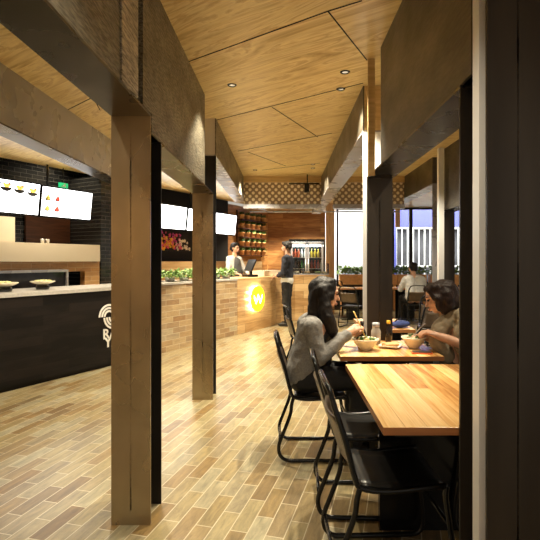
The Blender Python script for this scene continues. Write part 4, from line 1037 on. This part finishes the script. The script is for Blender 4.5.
lights = [
 (-.431, 3.89, 'dark downlight in the corridor ceiling left of centre', 120, 100),
 (.488, 3.62, 'nearer of the two downlights at the right of the corridor ceiling', 230, 95),
 (.50, 3.98, 'farther of the two downlights at the right of the corridor ceiling', 200, 95),
 (-.46, 7.56, 'small downlight at the far left of the corridor ceiling', 280, 110),
 (.46, 7.1, 'nearer small downlight at the far right of the corridor ceiling', 130, 110),
 (.48, 7.4, 'farther small downlight at the far right of the corridor ceiling', 130, 110),
 (-.1, 1.2, 'downlight in the corridor ceiling above the camera', 80, 110),
 (.75, -.2, 'downlight behind the camera on the right', 230, 120),
 (-1.5, 4.6, 'downlight over the black counter aisle', 230, 110),
 (-2.6, 4.0, 'downlight in the left bay by the black counter', 150, 110),
 (-1.5, 6.8, 'downlight in front of the tiled counter', 260, 110),
 (-1.2, 1.6, 'unseen downlight added in the left bay near the camera', 70, 110),  # added lamp, out of view, to brighten the front post
 (-.6, 9.3, 'downlight over the order counter', 260, 100),
 (.6, 9.6, 'downlight over the customer', 200, 100),
 (1.5, 3.0, 'downlight over the scarfed woman', 120, 110),
 (1.4, 5.6, 'downlight over the middle tables', 200, 110),
 (2.0, 9.0, 'downlight over the seated man', 200, 110),
 (3.6, 8.0, 'downlight over the right window tables', 200, 110),
 (-2.3, -1.7, 'added downlight for the unseen reflector wall behind the camera, outside the picture', 380, 120),  # added lamp, lights the wall that the posts reflect
 (-.2, 12.6, 'downlight washing the timber back wall', 330, 120),
 (.75, 12.9, 'downlight washing the fridge wall', 230, 120),
]
for x, y, lb, e, a in lights: downlight(x, y, lb, e, a)
for px, py, lb in ((81, 178, 'tiny downlight in the black soffit above the second menu screen'),):
    g = G(along(px, 1.2), 1.2); 
g = G(along(60, 2.15), 2.15); downlight(g.x, g.y, 'downlight in the black kitchen ceiling', 60, 120, z=3.399)
g = G(along(183, 1.4), 1.4); downlight(g.x, g.y, 'downlight behind the tiled counter', 320, 120)
g = G(along(60, 1.1), 1.1); downlight(g.x, g.y, 'downlight over the kitchen aisle', 130, 120)

# rectangular area lamp
def area(name, loc, sx, sy, e, col, rot=(0, 0, 0), parent=None):
    l = bpy.data.lights.new(name, 'AREA'); l.shape = 'RECTANGLE'; l.size = sx; l.size_y = sy; l.energy = e; l.color = col
    o = bpy.data.objects.new(name, l); C.objects.link(o); o.location = loc; o.rotation_euler = rot; return o
# daylight on the street
area('street_daylight', (4.5, 14.6, 3.6), 7, 1.5, 560, (1, .98, .95), (R(55), 0, 0))

wd = bpy.data.worlds.new('World'); S.world = wd; wd.use_nodes = True
bg = wd.node_tree.nodes['Background']; bg.inputs[0].default_value = (1.0, .90, .76, 1); bg.inputs[1].default_value = .42

# ------------------------------------------------------------------ camera
cam = bpy.data.cameras.new('Camera'); co = bpy.data.objects.new('Camera', cam); C.objects.link(co)
co.location = (0, 0, H); co.rotation_euler = (R(90), 0, 0)
cam.sensor_width = 36; cam.lens = 36 * F / 540; cam.clip_start = .05
cam.shift_x = (270 - CX) / 540; cam.shift_y = (CY - 270) / 540
S.camera = co
vs = S.view_settings; vs.view_transform = 'Standard'; vs.look = 'None'; vs.exposure = .2; vs.gamma = 1; vs.use_curve_mapping = False
